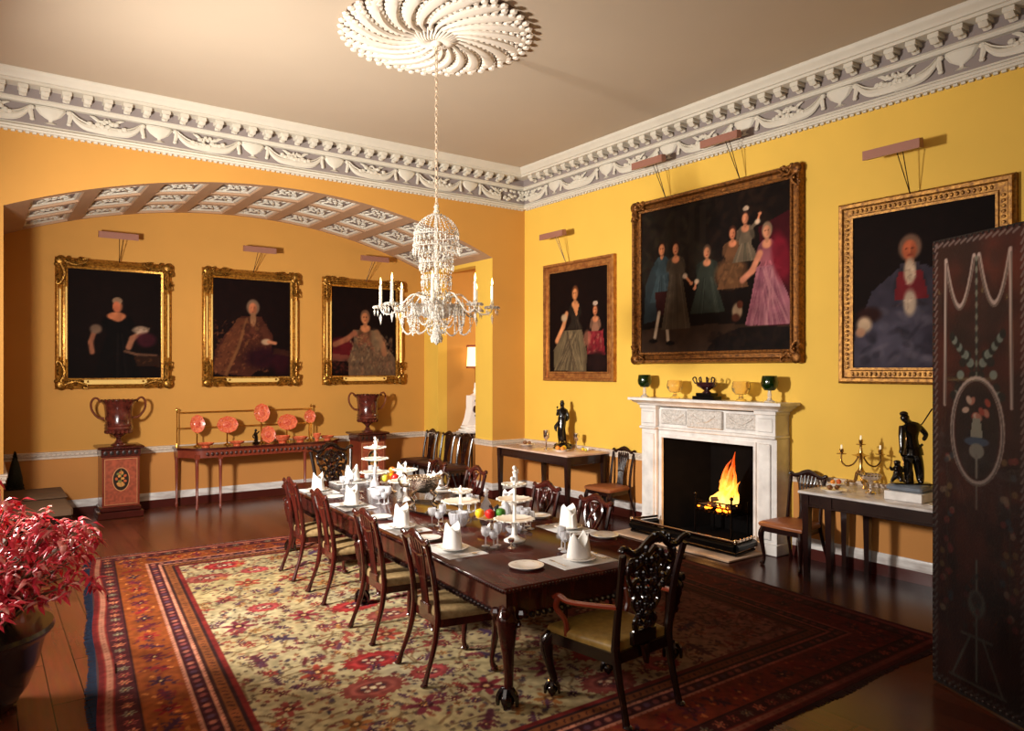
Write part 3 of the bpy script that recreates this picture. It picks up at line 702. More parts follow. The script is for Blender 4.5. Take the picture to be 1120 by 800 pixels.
I.ell(1.64,.50,.075,.1,(160,148,128),0,.4); I.ell(1.68,.58,.045,.05,(90,48,34)); I.ell(1.62,.42,.06,.05,(80,44,32),0,.5); I.poly([(1.15,0),(1.3,.18),(1.7,.3),(2.4,.28),(2.4,0)],(20,13,12),.9); tex(I,60,1.2,2.4,.03,.25,[(34,24,18),(14,10,8)],.06)
framed('group_painting','large gilt-framed painting of a family group hanging over the mantelpiece',0,0,2.71,2.31,'large',W90,(XW-.002,6.25,3.41),I,.16,1)
# F man in blue coat
I=base(1.32,1.6,(18,10,9)); x=.57
I.poly([(.0,.0),(.02,.35),(.2,.8),(.45,1.0),(.72,1.02),(1.05,.8),(1.3,.4),(1.3,0)],(58,58,78))
I.ell(.45,.28,.45,.25,(84,88,116),8,.9,.7); I.ell(.9,.25,.3,.3,(52,50,70),0,.7,.8); tex(I,80,.1,1.1,.05,.6,[(74,78,102),(44,44,60),(94,96,120)],.08)
sitter(I,x,1.08,.25,skin=(196,112,80),hair=(116,96,86),dress=(58,54,70),lo=(40,40,54),w=.6,h=1.8,bust=False,wig=True)
I.poly([(.46,.98),(.68,.98),(.74,.70),(.42,.70)],(112,34,44)); I.ell(x,.97,.055,.13,(196,188,176),0,.4); I.ell(x,.66,.06,.13,(180,176,168),0,.5); tex(I,20,x-.05,x+.05,.55,1.05,[(150,140,130),(215,208,200)],.02)
I.ell(.17,.56,.12,.08,(48,26,24),0,.6); I.ell(.12,.46,.075,.08,(196,186,168),0,.6); I.ell(.08,.38,.05,.05,(180,150,130),0,.5)
framed('portrait_painting','gilt-framed portrait of a man in a blue coat partly behind the folding screen',0,0,1.72,1.96,'carved',W90,(XW-.002,3.60,3.005),I,.17,1)

# picture lights
def plight(label,x,y,z,rotz,L,drop,ox):
    t=thing('picture_light',label,'picture light',(x,y,z),rotz)
    m=MB(); m.prism([(-.045,-.05),(-.045,.045),(.03,.06),(.05,-.03)],-L/2,L/2,'x'); m.build('lamp_bar',PINKP,t)
    m=MB(); 
    for s in (-1,1): m.sweep([(ox+s*.0,.16,-drop),(ox*.4+s*.03+.03,0,-.01)],.005,5)
    m.build('stem',WIRE,t)
plight('brass picture light above the portrait of the lady in black',1.69,12.42,4.18,0,.53,.38,.03)
plight('brass picture light above the portrait of the man in brocade',3.79,12.42,4.17,0,.53,.36,-.06)
plight('brass picture light above the portrait of the lady in silvery gown',5.88,12.42,4.20,0,.53,.40,-.1)
plight('picture light above the mother and child portrait',7.45,9.18,4.33,W90,.58,.43,.13)
plight('left one of two picture lights above the large family painting',7.45,7.09,5.02,W90,.56,.5,.17)
plight('right one of two picture lights above the large family painting',7.45,5.88,5.03,W90,.56,.5,.17)
plight('picture light above the portrait of the man in blue',7.45,3.755,4.39,W90,.57,.44,.1)
# ------------------------------------------------------------------ dining table
RT=.013  # rug thickness
TR=R(3.1); TA=Vector((2.66,3.76,0))
def T(c,s,z=0): return (TA.x+math.cos(TR)*c+math.sin(TR)*s, TA.y-math.sin(TR)*c+math.cos(TR)*s, z)
TW=1.60; TL=5.0; TH=.80
tb=thing('dining_table','long polished mahogany dining table with carved cabriole legs on the patterned rug','table',T(0,0,0)[:2]+(RT,),-TR)
zt=TH-RT
m=MB(); m.box(0,TW,0,TL,zt-.035,zt,.008); m.build('tabletop',MAHT,tb,smooth=50)
m=MB()
n=int(TL/.028)
for q in range(n):
    for x in (-.0,TW): m.ell((x,.014+.028*q,zt-.022),(.012,.012,.014),6,4)
for q in range(int(TW/.028)):
    for y in (0,TL): m.ell((.014+.028*q,y,zt-.022),(.012,.012,.014),6,4)
m.build('gadrooned_edge',MAHO,tb)
m=MB(); m.box(.06,TW-.06,.06,TL-.06,zt-.21,zt-.035)
m.box(.055,TW-.055,.055,.07,zt-.22,zt-.19);
m.build('apron',MAHO,tb)
for x in (.052,TW-.052):
    m=MB()
    for q in range(int((TL-.3)/.05)): m.ell((x,.15+.05*q,zt-.215),(.02,.026,.022),6,4)
    m.build('carved_moulding',DARKW,tb)
for y in (.052,TL-.052):
    m=MB()
    for q in range(int((TW-.3)/.05)): m.ell((.15+.05*q,y,zt-.215),(.026,.02,.022),6,4)
    m.build('carved_moulding',DARKW,tb)
def claw(m,x,y,s=1):
    m.ell((x,y,.035*s),(.035*s,.035*s,.035*s),8,6)
    for a in range(4):
        an=PI/4+a*PI/2; c,d=math.cos(an),math.sin(an)
        m.sweep([(x+c*.018*s,y+d*.018*s,.09*s),(x+c*.042*s,y+d*.042*s,.055*s),(x+c*.046*s,y+d*.046*s,.01*s)],[.016*s,.014*s,.009*s],5,k=3)
for (c,s_) in [(.09,.09),(TW-.09,.09),(.09,2.55),(TW-.09,2.55),(.09,4.86),(TW-.09,4.86)]:
    sx=-1 if c<.8 else 1; sy=-1 if s_<1 else (1 if s_>4 else 0); d=Vector((sx,sy,0)).normalized()
    m=MB(); m.box(c-.045,c+.045,s_-.045,s_+.045,zt-.2,zt-.036)
    pts=[(0,.64),(.03,.56),(.035,.48),(.012,.34),(-.012,.2),(-.004,.1),(.01,.05)]
    m.sweep([(c+d.x*u,s_+d.y*u,z) for u,z in pts],[.052,.074,.06,.04,.031,.03,.034],10,k=5)
    # carved acanthus on the knee
    for q in range(5):
        zz=.62-.06*q; u=.095-.012*q; m.ell((c+d.x*u,s_+d.y*u,zz),(.03,.03,.036),6,4)
    for sd in (-1,1): m.ell((c-d.y*sd*.085,s_+d.x*sd*.085,.60),(.035,.035,.034),7,4); m.ell((c-d.y*sd*.06,s_+d.x*sd*.06,.53),(.028,.028,.028),7,4)
    lg=m.build('leg',MAHO if sx<0 else DARKW,tb)
    m=MB(); claw(m,c+d.x*.03,s_+d.y*.03,1.35); m.build('claw_foot',DARKW,lg)

# ------------------------------------------------------------------ chairs (front = +y)
REDM=mat('red_mahogany',(76,23,16),.2,noise=.4,nscale=8,c2=(36,10,8),coat=.6,stretch=(3,3,.5))
def bk(x,z):  # back plane y at height z
    t=max(0,(z-.45)/.55); return -.215-.035*t-.06*t*t
def make_chair(name,label,wood,seatm,group=None,style='slats'):
    t=thing(name,label,'chair',(0,0,0),0,group)
    for s in (-1,1):
        m=MB(); m.sweep([(s*.235,-.33,0.012),(s*.228,-.30,.10),(s*.215,-.25,.25),(s*.205,-.222,.40),(s*.203,-.217,.47)],[.022,.016,.02,.024,.025],8,k=4)
        m.ell((s*.237,-.335,.014),(.024,.03,.014),8,4); m.build('leg',wood,t)
    for s in (-1,1):
        m=MB(); pts=[(.23,.205,.42),(.245,.225,.34),(.235,.215,.22),(.222,.20,.09),(.228,.21,.03)]
        m.sweep([(s*a,b,c) for a,b,c in pts],[.03,.034,.024,.017,.022],8,k=4); m.ell((s*.232,.215,.02),(.03,.034,.02),8,4); m.build('leg',wood,t)
    for s in (-1,1):
        m=MB(); m.sweep([(s*a,bk(0,z),z) for a,z in [(.203,.45),(.200,.6),(.202,.75),(.206,.88),(.210,.955)]],[.024,.021,.02,.02,.021],8,k=4); m.build('stile',wood,t)
    m=MB(); pts=[(-.232,.968),(-.215,.985),(-.17,.962),(-.11,.975),(-.05,1.0),(0,1.01),(.05,1.0),(.11,.975),(.17,.962),(.215,.985),(.232,.968)]
    m.sweep([(x,bk(0,z),z) for x,z in pts],[.012,.022,.024,.026,.032,.036,.032,.026,.024,.022,.012],8,n=(0,1,0),th=.016,k=4)
    for q in (-.03,0,.03): m.ell((q,bk(0,.99)-.014,.995),(.016,.01,.02),6,4)
    m.build('crest_rail',wood,t)
    m=MB(); nn=(0,1,0)
    m.box(-.075,.075,bk(0,.48)-.014,bk(0,.48)+.014,.44,.50,.006)
    if style=='slats':
        for u in (-1,-.5,0,.5,1):
            m.sweep([(u*a,bk(0,z),z) for a,z in [(.05,.48),(.044,.58),(.05,.68),(.07,.80),(.088,.90),(.09,.97)]],[.014,.012,.013,.014,.016,.02],6,n=nn,th=.010,k=4)
        m.sweep([(x,bk(0,.67),.67+.02*math.cos(x*20)) for x in (-.06,-.03,0,.03,.06)],.012,6,n=nn,th=.011)
        m.sweep([(x,bk(0,.88),.88-.03*math.cos(x*14)) for x in (-.1,-.05,0,.05,.1)],.010,6,n=nn,th=.011)
    else:
        for s in (-1,1):
            m.sweep([(s*a,bk(0,z),z) for a,z in [(.04,.48),(.065,.58),(.03,.68),(.10,.80),(.12,.90),(.09,.965)]],.014,6,n=nn,th=.010,k=5)
            m.sweep([(s*a,bk(0,z),z) for a,z in [(.0,.70),(.05,.80),(.02,.88),(.06,.95)]],.012,6,n=nn,th=.010,k=5)
        for z in (.56,.70,.84,.93): m.ell((0,bk(0,z),z),(.032,.013,.036),8,5)
        m.sweep([(0,bk(0,.5),.5),(0,bk(0,.97),.97)],.012,6,n=nn,th=.01)
    m.build('splat',wood,t)
    m=MB(); m.prism([(-.205,-.215),(.205,-.215),(.25,.23),(-.25,.23)],.375,.435); m.build('seat_frame',wood,t)
    m=MB(); vs=[];lv=[(.432,0),(.455,.008),(.475,0),(.49,-.03),(.495,-.1)]
    for z,o in lv: vs+=[(-.21-o,-.205-o*.2,z),(0,-.21-o*.2,z+.0),(.21+o,-.205-o*.2,z),(.25+o,.0,z+.004),(.262+o,.235+o,z),(0,.245+o,z),(-.262-o,.235+o,z),(-.25-o,.0,z+.004)]
    fs=[]
    for l in range(4):
        for k in range(8): fs.append((l*8+k,l*8+(k+1)%8,l*8+8+(k+1)%8,l*8+8+k))
    fs.append(tuple(range(32,40))); m.add(vs,fs); m.build('seat',seatm,t,smooth=60)
    return t
def face(dx,dy): return math.atan2(-dx,dy)   # rotation so that +y local points to (dx,dy)
c0=make_chair('dining_chair','mahogany dining chair with vase splat on the left side, nearest the camera',REDM,GREENS,'dining chairs along the left side of the table')
LB=mat('brown_seat',(112,70,44),.5,noise=.2,nscale=20)
LS=[(2.80,4.60,5.4,'mahogany dining chair on the left of the table, nearest its front corner'),
    (2.835,5.53,2.5,'mahogany dining chair on the left of the table, second from its front corner'),
    (2.90,6.69,3.8,'mahogany dining chair on the left of the table, third from its front corner'),
    (2.935,7.59,3.6,'mahogany dining chair on the left of the table, farthest from its front corner')]
for i,(x,y,a,lab) in enumerate(LS):
    if i==0: c0.location=(x,y,RT); c0.rotation_euler.z=-PI/2-R(a); c0['label']=lab
    else: dup(c0,(x,y,RT),-PI/2-R(a),lab)
cr0=make_chair('dining_chair','x',REDM,GREENS,'dining chairs along the right side of the table','pierced')
RS=[(4.20,4.95,'mahogany dining chair with pierced back on the right of the table, nearest the armchair'),(4.34,5.83,'mahogany dining chair with pierced back on the right of the table, second from the armchair'),
    (4.42,7.25,'mahogany dining chair with pierced back on the right of the table, third from the armchair'),(4.42,8.15,'mahogany dining chair with pierced back on the right of the table, nearest its far end')]
for i,(x,y,lab) in enumerate(RS):
    if i==0: cr0.location=(x,y,RT); cr0.rotation_euler.z=PI/2-TR; cr0['label']=lab
    else: dup(cr0,(x,y,RT),PI/2-TR,lab)
# fireside chairs with leather seats
lc=make_chair('side_chair','dark side chair with tan leather seat between console table and left of fireplace',DARKT,LEATH,'leather-seated chairs against the fireplace wall','slats')
lc.location=(7.40,7.82,0); lc.rotation_euler.z=PI/2
dup(lc,(7.30,4.78,0),PI/2,'dark side chair with tan leather seat between right of fireplace and marble-topped table')
ac=make_chair('side_chair','x',DARKT,mat('dark_seat',(60,28,20),.4),'dark side chairs lined up by the alcove opening','slats')
for i,(y,lab) in enumerate([(12.30,'dark side chair by the alcove opening, leftmost of the three in a row'),(11.68,'dark side chair by the alcove opening, middle of the three in a row'),(11.08,'dark side chair by the alcove opening, rightmost of the three in a row')]):
    if i==0: ac.location=(6.72,y,0); ac.rotation_euler.z=PI/2; ac['label']=lab
    else: dup(ac,(6.72,y,0),PI/2,lab)
# carved armchairs
def armchair(label,seatm):
    t=thing('carved_armchair',label,'armchair',(0,0,0),0,'carved armchairs at the ends of the table')
    wood=DARKW
    def b2(z): q=max(0,(z-.45)/.65); return -.27-.05*q-.06*q*q
    for s in (-1,1):
        m=MB(); m.sweep([(s*.255,-.36,.012),(s*.25,-.335,.12),(s*.25,-.29,.3),(s*.255,-.27,.46)],[.026,.022,.026,.03],8,k=4); m.ell((s*.255,-.37,.016),(.03,.035,.016),8,4); m.build('leg',wood,t)
        m=MB(); m.sweep([(s*.27,.26,.42),(s*.30,.30,.34),(s*.29,.285,.22),(s*.265,.26,.1)],[.042,.05,.03,.024],10,k=4)
        for q in range(4): m.ell((s*(.31),.325-.01*q,.37-.03*q),(.02,.02,.022),6,4)
        claw(m,s*.272,.275,1.0); m.build('leg',wood,t)
        m=MB(); m.sweep([(s*a,b2(z),z) for a,z in [(.255,.45),(.258,.6),(.265,.8),(.285,.97),(.295,1.05)]],[.03,.026,.024,.022,.024],8,k=4); m.build('stile',wood,t)
        m=MB(); m.sweep([(s*.27,b2(.72),.72),(s*.31,-.12,.70),(s*.335,.05,.685),(s*.32,.16,.70),(s*.33,.20,.68)],[.02,.022,.026,.028,.02],8,n=(0,0,1),th=.018,k=4)
        m.sweep([(s*.32,.16,.69),(s*.335,.17,.62),(s*.30,.12,.54),(s*.275,.13,.44)],[.022,.02,.018,.024],8,k=4); m.build('arm',mat('arm_mahogany',(120,44,26),.2,coat=.6) ,t)
    m=MB(); pts=[(-.325,1.075),(-.31,1.095),(-.26,1.08),(-.21,1.05),(-.14,1.06),(-.07,1.11),(0,1.13),(.07,1.11),(.14,1.06),(.21,1.05),(.26,1.08),(.31,1.095),(.325,1.075)]
    m.sweep([(x,b2(z),z) for x,z in pts],[.012,.02,.022,.02,.024,.03,.032,.03,.024,.02,.022,.02,.012],8,n=(0,1,0),th=.02,k=4)
    rr=random.Random(2)
    for q in range(14): a=rr.uniform(-.12,.12); m.ell((a,b2(1.06)-.02,1.09+.04*math.cos(a*12)+rr.uniform(-.03,.02)),(.02,.018,.022),6,4)
    m.build('crest_rail',wood,t)
    m=MB(); nn=(0,1,0)
    m.box(-.11,.11,b2(.5)-.02,b2(.5)+.02,.44,.53,.008)
    for s in (-1,1):
        for pl in ([(.05,.5),(.10,.58),(.04,.68),(.13,.80),(.20,.88),(.20,.96),(.14,1.04)],[(.09,.52),(.05,.62),(.12,.72),(.05,.84),(.11,.94),(.06,1.04)],
                   [(.0,.6),(.07,.66),(.02,.76),(.09,.86),(.17,.84),(.15,.77)],[(.02,.90),(.09,.97),(.17,.94),(.21,1.0)],[(.0,1.06),(.06,1.0),(.02,.96),(.0,.9)]):
            m.sweep([(s*a,b2(z)+rr.uniform(-.006,.006),z) for a,z in pl],.018,6,n=nn,th=.016,k=5)
        for q in range(24):
            z=rr.uniform(.55,1.05); w=.07+.14*max(0,(z-.6)/.5); m.ell((s*rr.uniform(0,w),b2(z)-.012,z),(.02,.016,.024),6,4)
        m.ell((s*.19,b2(.97),.97),(.04,.02,.05),8,5)
    for k in range(9): z=.56+.055*k; m.ell((0,b2(z)-.015,z),(.022,.018,.026),7,4)
    # hanging tassel below the splat
    m.sweep([(0,b2(.45)-.02,.44),(.0,b2(.4)-.03,.36),(0,b2(.4)-.03,.32)],[.05,.03,.012],7,n=nn,th=.02,k=3)
    m.build('splat',wood,t)
    m=MB(); m.prism([(-.27,-.28),(.27,-.28),(.31,.29),(-.31,.29)],.36,.43)
    for q in range(18): m.ell((-.28+.033*q,.295,.37),(.018,.012,.018),6,4)
    m.build('seat_frame',wood,t)
    m=MB(); vs=[];lv=[(.428,0),(.455,.006),(.475,-.004),(.488,-.04),(.492,-.12)]
    for z,o in lv: vs+=[(-.25-o,-.26-o*.2,z),(0,-.26-o*.2,z),(.25+o,-.26-o*.2,z),(.285+o,0,z),(.30+o,.28+o,z),(0,.29+o,z),(-.30-o,.28+o,z),(-.285-o,0,z)]
    fs=[]
    for l in range(4):
        for k in range(8): fs.append((l*8+k,l*8+(k+1)%8,l*8+8+(k+1)%8,l*8+8+k))
    fs.append(tuple(range(32,40))); m.add(vs,fs); m.build('seat',seatm,t,smooth=60)
    return t
a0=armchair('black carved armchair with gold damask seat at the near end of the table',DAMASK)
a0.location=(3.375,3.55,RT); a0.rotation_euler.z=face(-.07,1)
dup(a0,(3.93,9.28,RT),face(.05,-1)+0,'black carved armchair at the far end of the table, its back before the sideboard')

# ------------------------------------------------------------------ place settings
zT=TH+.001
SPOONM=SILV
def mk_plate(label,cx,cy,z,r,group,cat='plate'):
    m=MB(); m.lathe([(r*.55,0),(r*.6,.004),(r*.68,.012),(r*.98,.022),(r,.026),(r*.97,.027),(r*.66,.018),(0,.014)],28)
    o=m.build('china_plate',CHINA); o.location=(cx,cy,z)
    tag(o,label,cat,group); m2=MB(); 
    n_=56; m2.sweep([(r*(.83+.03*math.cos(a*9))*math.cos(a),r*(.83+.03*math.cos(a*9))*math.sin(a),.0215) for a in [2*PI*q/n_ for q in range(n_)]],.0035,4,n=(0,0,1),th=.0015,closed=True)
    m2.build('flower_pattern',mat('plate_flowers',(170,120,96),.3),o); return o
def napkin(label,loc,rotz,h=.215,crown=False):
    m=MB()
    # folded mitre: two peaked fronts wrapping round
    seg=20; rings=8; vs=[];fs=[]
    for layer,(pk,ro) in enumerate([(0,.0),(PI,.006)]):
        base_n=len(vs)
        for i in range(rings+1):
            t=i/rings
            for k in range(seg+1):
                u=k/seg; a=-PI/2+pk+(u-.5)*PI*1.25
                top=h*(1-abs(u-.5)*(.95 if not crown else 1.2)) if not crown else h*(.55+.45*abs(math.cos((u-.5)*PI*1.6)) if False else (1-.6*abs(abs(u-.5)*2-.55)/.55))
                z=top*t; f=1-.28*(z/h)
                vs.append(((.098-ro)*f*math.cos(a),(.07-ro)*f*math.sin(a)+.0,z))
        for i in range(rings):
            for k in range(seg): a_=base_n+i*(seg+1)+k; fs.append((a_,a_+1,a_+seg+2,a_+seg+1))
    m.add(vs,fs)
    o=m.build('folded_napkin',LINEN,smooth=60); o.location=loc; o.rotation_euler.z=rotz
    md=o.modifiers.new('t','SOLIDIFY'); md.thickness=.003; md.offset=0
    return tag(o,label,'napkin','folded napkins on the dining table')
def glass(label,loc,r=.035,h=.15,group='drinking glasses on the dining table',cat='glass'):
    m=MB(); m.lathe([(r*.9,0),(r*.85,.004),(.006,.012),(.005,h*.45),(.012,h*.48),(r*.85,h*.6),(r,h*.8),(r*.92,h),(r*.88,h),(r*.94,h*.8),(r*.78,h*.62),(0,h*.5)],12)
    o=m.build('wine_glass',GLASS); o.location=loc; return tag(o,label,cat,group)
places=[('left',1.05,'nearest left place'),('left',1.98,'second left place'),('left',3.19,'third left place'),('left',4.25,'farthest left place'),
        ('right',1.17,'nearest right place'),('right',2.12,'second right place'),('right',3.65,'third right place'),('right',4.62,'farthest right place'),
        ('near',.30,'place before the near armchair'),('far',4.72,'place before the far armchair')]
for sd,s,nm in places:
    if sd=='left': c=.21; rz=-TR-PI/2; f=(1,0)
    elif sd=='right': c=TW-.22; rz=-TR+PI/2; f=(-1,0)
    elif sd=='near': c=.82; rz=-TR; f=(0,1)
    else: c=.78; rz=-TR+PI; f=(0,-1)
    # local frame: x to diner's right, y into the table
    cosr,sinr=math.cos(rz),math.sin(rz); O=Vector(T(c,s,0))
    def L(x,y,z=0): return (O.x+cosr*x-sinr*y, O.y+sinr*x+cosr*y, zT+z)
    o=MB().box(-.24,.24,-.165,.165,0,.003).build('placemat',MATT); o.location=L(0,0); o.rotation_euler.z=rz; tag(o,'white placemat under the napkin at the '+nm+' on the dining table','placemat','placemats on the dining table')
    p=L(0,-.01,.0035); mk_plate('china plate under the napkin at the '+nm,p[0],p[1],p[2],.125,'dinner plates under the napkins')
    napkin('white folded napkin standing on the plate at the '+nm,L(0,-.01,.024),(rz if sd!='near' else rz) ,.195,crown=(sd in('near','far')))
    for nm2,x,lab in (('fork',-.185,'silver fork left of the plate at the '),('knife',.175,'silver knife right of the plate at the '),('spoon',.21,'silver spoon outside the knife at the ')):
        m=MB(); m.sweep([(0,-.10,.004),(0,-.02,.004),(0,.03,.006)],[.007,.004,.004],6,n=(0,0,1),th=.002)
        if nm2=='fork': 
            m.sweep([(0,.03,.006),(0,.05,.005)],[.004,.011],6,n=(0,0,1),th=.002)
            for q in (-.009,-.003,.003,.009): m.box(q-.0014,q+.0014,.05,.095,.004,.006)
        elif nm2=='knife': m.sweep([(0,.03,.005),(.002,.07,.005),(0,.12,.004)],[.007,.009,.003],6,n=(0,0,1),th=.0015)
        else: m.ell((0,.06,.006),(.016,.028,.004),8,4)
        o=m.build(nm2,SILV); o.location=L(x,0,.0035); o.rotation_euler.z=rz; tag(o,lab+nm,nm2,'cutlery on the dining table')
    gl=dict(left=[(.02,.27),(.09,.30),(.05,.36)],right=[(.18,.26),(.24,.31),(.16,.34)],near=[(.07,.25),(.14,.27),(.10,.33)],far=[(-.15,.26),(-.08,.28),(-.2,.3)])[sd]
    for k,(gx,gy) in enumerate(gl): glass(['large wine glass','small wine glass','tall wine glass'][k]+' beyond the plate at the '+nm,L(gx,gy),[.038,.034,.034][k],[.15,.125,.175][k])
mk_plate('flower-patterned china plate on bare mahogany near the table front corner',*T(.39,.33,zT),.125,'side plates on bare table')
mk_plate('flower-patterned china plate on bare mahogany at the table front right corner',*T(1.45,.76,zT),.12,'side plates on bare table')
for c,s,lab in [(1.46,1.70,'second right place'),(.19,1.45,'second left place'),(.2,2.45,'third left place'),(1.46,3.2,'third right place'),(1.46,4.2,'farthest right place'),(.2,3.72,'farthest left place')]:
    mk_plate('china side plate on the bare table beside the '+lab,*T(c,s,zT),.105,'side plates on bare table')
# tiered stands
def tiered(label,loc,tiers,fig=True):
    t=thing('tiered_cake_stand',label,'cake stand',loc,0,'tiered china stands down the table centre')
    m=MB(); m.lathe([(.085,0),(.088,.01),(.05,.03),(.025,.05),(.018,.10),(.022,.14),(.014,.16),(.012,.5 if fig else tiers[-1][0]+.03),(.006,.51 if fig else tiers[-1][0]+.05)],16); m.build('stem',CHINA,t)
    for z,r in tiers:
        m=MB(); m.lathe([(.012,z-.02),(r*.5,z-.015),(r*.9,z-.002),(r,z+.008),(r*.97,z+.012),(r*.6,z),(0,z-.002)],24)
        for q in range(16): a=q*PI/8; m.ell((r*math.cos(a),r*math.sin(a),z+.008),(.014,.014,.008),5,3)
        m.build('tier',mat('biscuit_china',(250,244,232),.2,coat=.5),t)
    if fig:
        m=MB(); m.sweep([(0,0,.47),(.01,0,.52),(0,0,.56)],[.03,.018,.02],8,k=3); m.ell((0,0,.585),(.018,.018,.02),8,6); m.sweep([(0,0,.55),(.035,0,.545),(.03,0,.575)],.007,6); m.ell((-.02,0,.5),(.02,.015,.02)); m.build('figurine_finial',CHINA,t)
    return t
TI=[(.17,.158),(.33,.138),(.45,.095)]
tiered('three-tier china stand with figurine finial nearest the camera on the table centre',T(.76,1.05,zT),TI)
tiered('three-tier china stand with figurine finial at the far end of the table centre',T(.80,4.05,zT),[(.19,.165),(.345,.145),(.475,.12)])
tiered('two-tier china stand beside the fruit dish and glass bowl in the table middle',T(.78,1.98,zT),[(.17,.17),(.27,.10)],False)
tiered('two-tier china stand behind the silver tureen in the table middle',T(.78,3.18,zT),[(.20,.17),(.32,.12)],False)
# fruit dishes
def fruitdish(label,loc,fruits,where):
    t=thing('pedestal_dish',label,'dish',loc)
    m=MB(); m.lathe([(.075,0),(.075,.01),(.03,.025),(.018,.06),(.03,.09),(.10,.105),(.125,.12),(.12,.123),(.09,.112),(0,.105)],20); m.build('dish',SILV,t)
    for k,(nm,c,dx,dy,dz,r) in enumerate(fruits):
        if nm=='grapes':
            m=MB(); rr=random.Random(9)
            for q in range(26): m.ell((rr.uniform(-.04,.04),rr.uniform(-.035,.035),rr.uniform(0,.09)),.014,7,5)
            o=m.build('grape_bunch',mat('black_grapes',(26,16,30),.15,coat=.5)); o.location=(loc[0]+dx,loc[1]+dy,loc[2]+dz); tag(o,'bunch of dark grapes on the silver dish '+where,'grapes')
        else:
            m=MB(); m.lathe([(0,-.80*r),(r*.5,-r*.85),(r*.92,-r*.4),(r,.1*r),(r*.85,r*.6),(r*.4,r*.85),(.0,r*.72)],14); m.sweep([(0,0,r*.7),(.003,0,r*1.05)],.003,5)
            o=m.build(nm,mat('fruit_'+str(c),c,.3,coat=.3)); o.location=(loc[0]+dx,loc[1]+dy,loc[2]+dz); cn={(240,196,30):'yellow',(200,30,24):'red',(60,120,30):'green',(232,120,30):'orange',(206,196,60):'yellow-green'}[c]
            tag(o,cn+' '+nm.replace('_',' ')+' on the silver pedestal dish '+where,nm.replace('_',' '))
ux,uy=.81,-.586
def off(a,b=0): return (ux*a+.586*b,uy*a+.81*b)
fruitdish('silver pedestal dish of fruit between the two nearer china stands',T(.78,1.46,zT),[('lemon',(240,196,30),*off(-.088,-.01),.155,.042),('apple',(200,30,24),*off(-.002,-.04),.155,.043),('grapes',0,*off(.03,.05),.125,0),('apple',(60,120,30),*off(.09,-.03),.16,.045)],'nearest the camera')
fruitdish('silver pedestal dish of fruit behind the cut-glass bowl toward the far end',T(.86,3.75,zT),[('lemon',(240,196,30),*off(-.01,.055),.175,.045),('apple',(200,30,24),*off(.055,-.03),.165,.05),('orange',(232,120,30),*off(.02,.0),.25,.04),('pear',(206,196,60),*off(-.06,-.03),.165,.045)],'toward the far end')
# cut glass bowls, decanters
CUT=mat('cut_glass',(250,250,255),.05,trans=.66,ior=1.5,bump=.6,bscale=70)
def cutbowl(label,loc,r,h):
    m=MB(); m.lathe([(r*.7,0),(r*.8,.01),(r*.95,h*.4),(r,h),(r*.94,h),(r*.88,h*.4),(0,.02)],24)
    for q in range(20): a=q*PI/10; m.sweep([(r*.82*math.cos(a),r*.82*math.sin(a),.02),(r*1.0*math.cos(a),r*1.0*math.sin(a),h*.95)],.008,5)
    o=m.build('cut_glass_bowl',CUT); o.location=loc; return tag(o,label,'glass bowl')
cutbowl('round cut-glass bowl beside the two-tier stand in the table middle',T(.66,1.80,zT),.085,.12)
cutbowl('round cut-glass bowl beyond the third left napkin',T(.60,3.46,zT),.09,.12)
cutbowl('low cut-glass dish beneath the nearest china stand',T(.92,1.30,zT),.07,.05)
def decanter(label,loc,h=.27):
    t=thing('glass_decanter',label,'decanter',loc)
    m=MB(); m.lathe([(.05,0),(.055,.01),(.058,.07),(.045,.13),(.018,.17),(.016,.21),(.026,.222),(.02,.222),(.01,.17),(.036,.12),(.048,.06),(0,.012)],16); m.build('bottle',CUT,t)
    m=MB(); m.lathe([(.012,.2),(.012,.225),(.026,.245),(.02,h),(0,h+.005)],10); m.build('stopper',CUT,t)
decanter('stoppered glass decanter right of the two-tier stand in the table middle',T(1.05,1.98,zT)); decanter('stoppered glass decanter behind the grapes in the table middle',T(1.12,1.75,zT),.25)
decanter('stoppered glass decanter beside the far fruit dish',T(.66,3.72,zT),.3)
for k,(c,s) in enumerate([(1.12,1.56),(1.20,1.64),(1.16,1.46)]): glass(['squat','slender','tall'][k]+' wine glass beside the grapes near the decanters',T(c,s,zT),.036,[.12,.14,.16][k])
# black tray and silver tureen
m=MB(); m.lathe([(.0,0),(.5,0),(.54,.012),(.545,.03),(.53,.03),(.5,.016),(0,.014)],36,sx=.48,sy=.78)
tr=m.build('oval_tray',mat('black_lacquer',(12,10,10),.18,coat=.6)); tr.location=T(.80,2.60,zT); tr.rotation_euler.z=-TR; tag(tr,'large oval black tray in the middle of the dining table','tray')
tu=thing('silver_tureen','ornate silver tureen with scroll handles standing on the black tray','tureen',T(.80,2.78,zT+.0145),R(-36))
m=MB()
for s in (-1,1):
    for q in (-1,1): m.sweep([(s*.07,q*.05,.15),(s*.12,q*.08,.10),(s*.09,q*.07,.04),(s*.13,q*.09,.0)],[.016,.014,.012,.016],7,k=4)
m.build('stand',SILV,tu)
m=MB(); m.lathe([(.03,.12),(.10,.14),(.145,.19),(.155,.25),(.17,.29),(.16,.295),(.145,.25),(.13,.19),(0,.15)],24,sy=.72)
for q in range(24): a=q*PI/12; m.ell((.158*math.cos(a),.114*math.sin(a),.27),(.018,.018,.016),6,4)
m.build('bowl',mat('chased_silver',(240,225,205),.18,metal=1,bump=.6,bscale=60),tu)
for s in (-1,1): m=MB(); m.sweep([(s*.15,0,.20),(s*.22,0,.19),(s*.25,0,.26),(s*.21,0,.32),(s*.17,0,.29)],[.012,.013,.014,.011,.01],7,k=5); m.build('handle',SILV,tu)
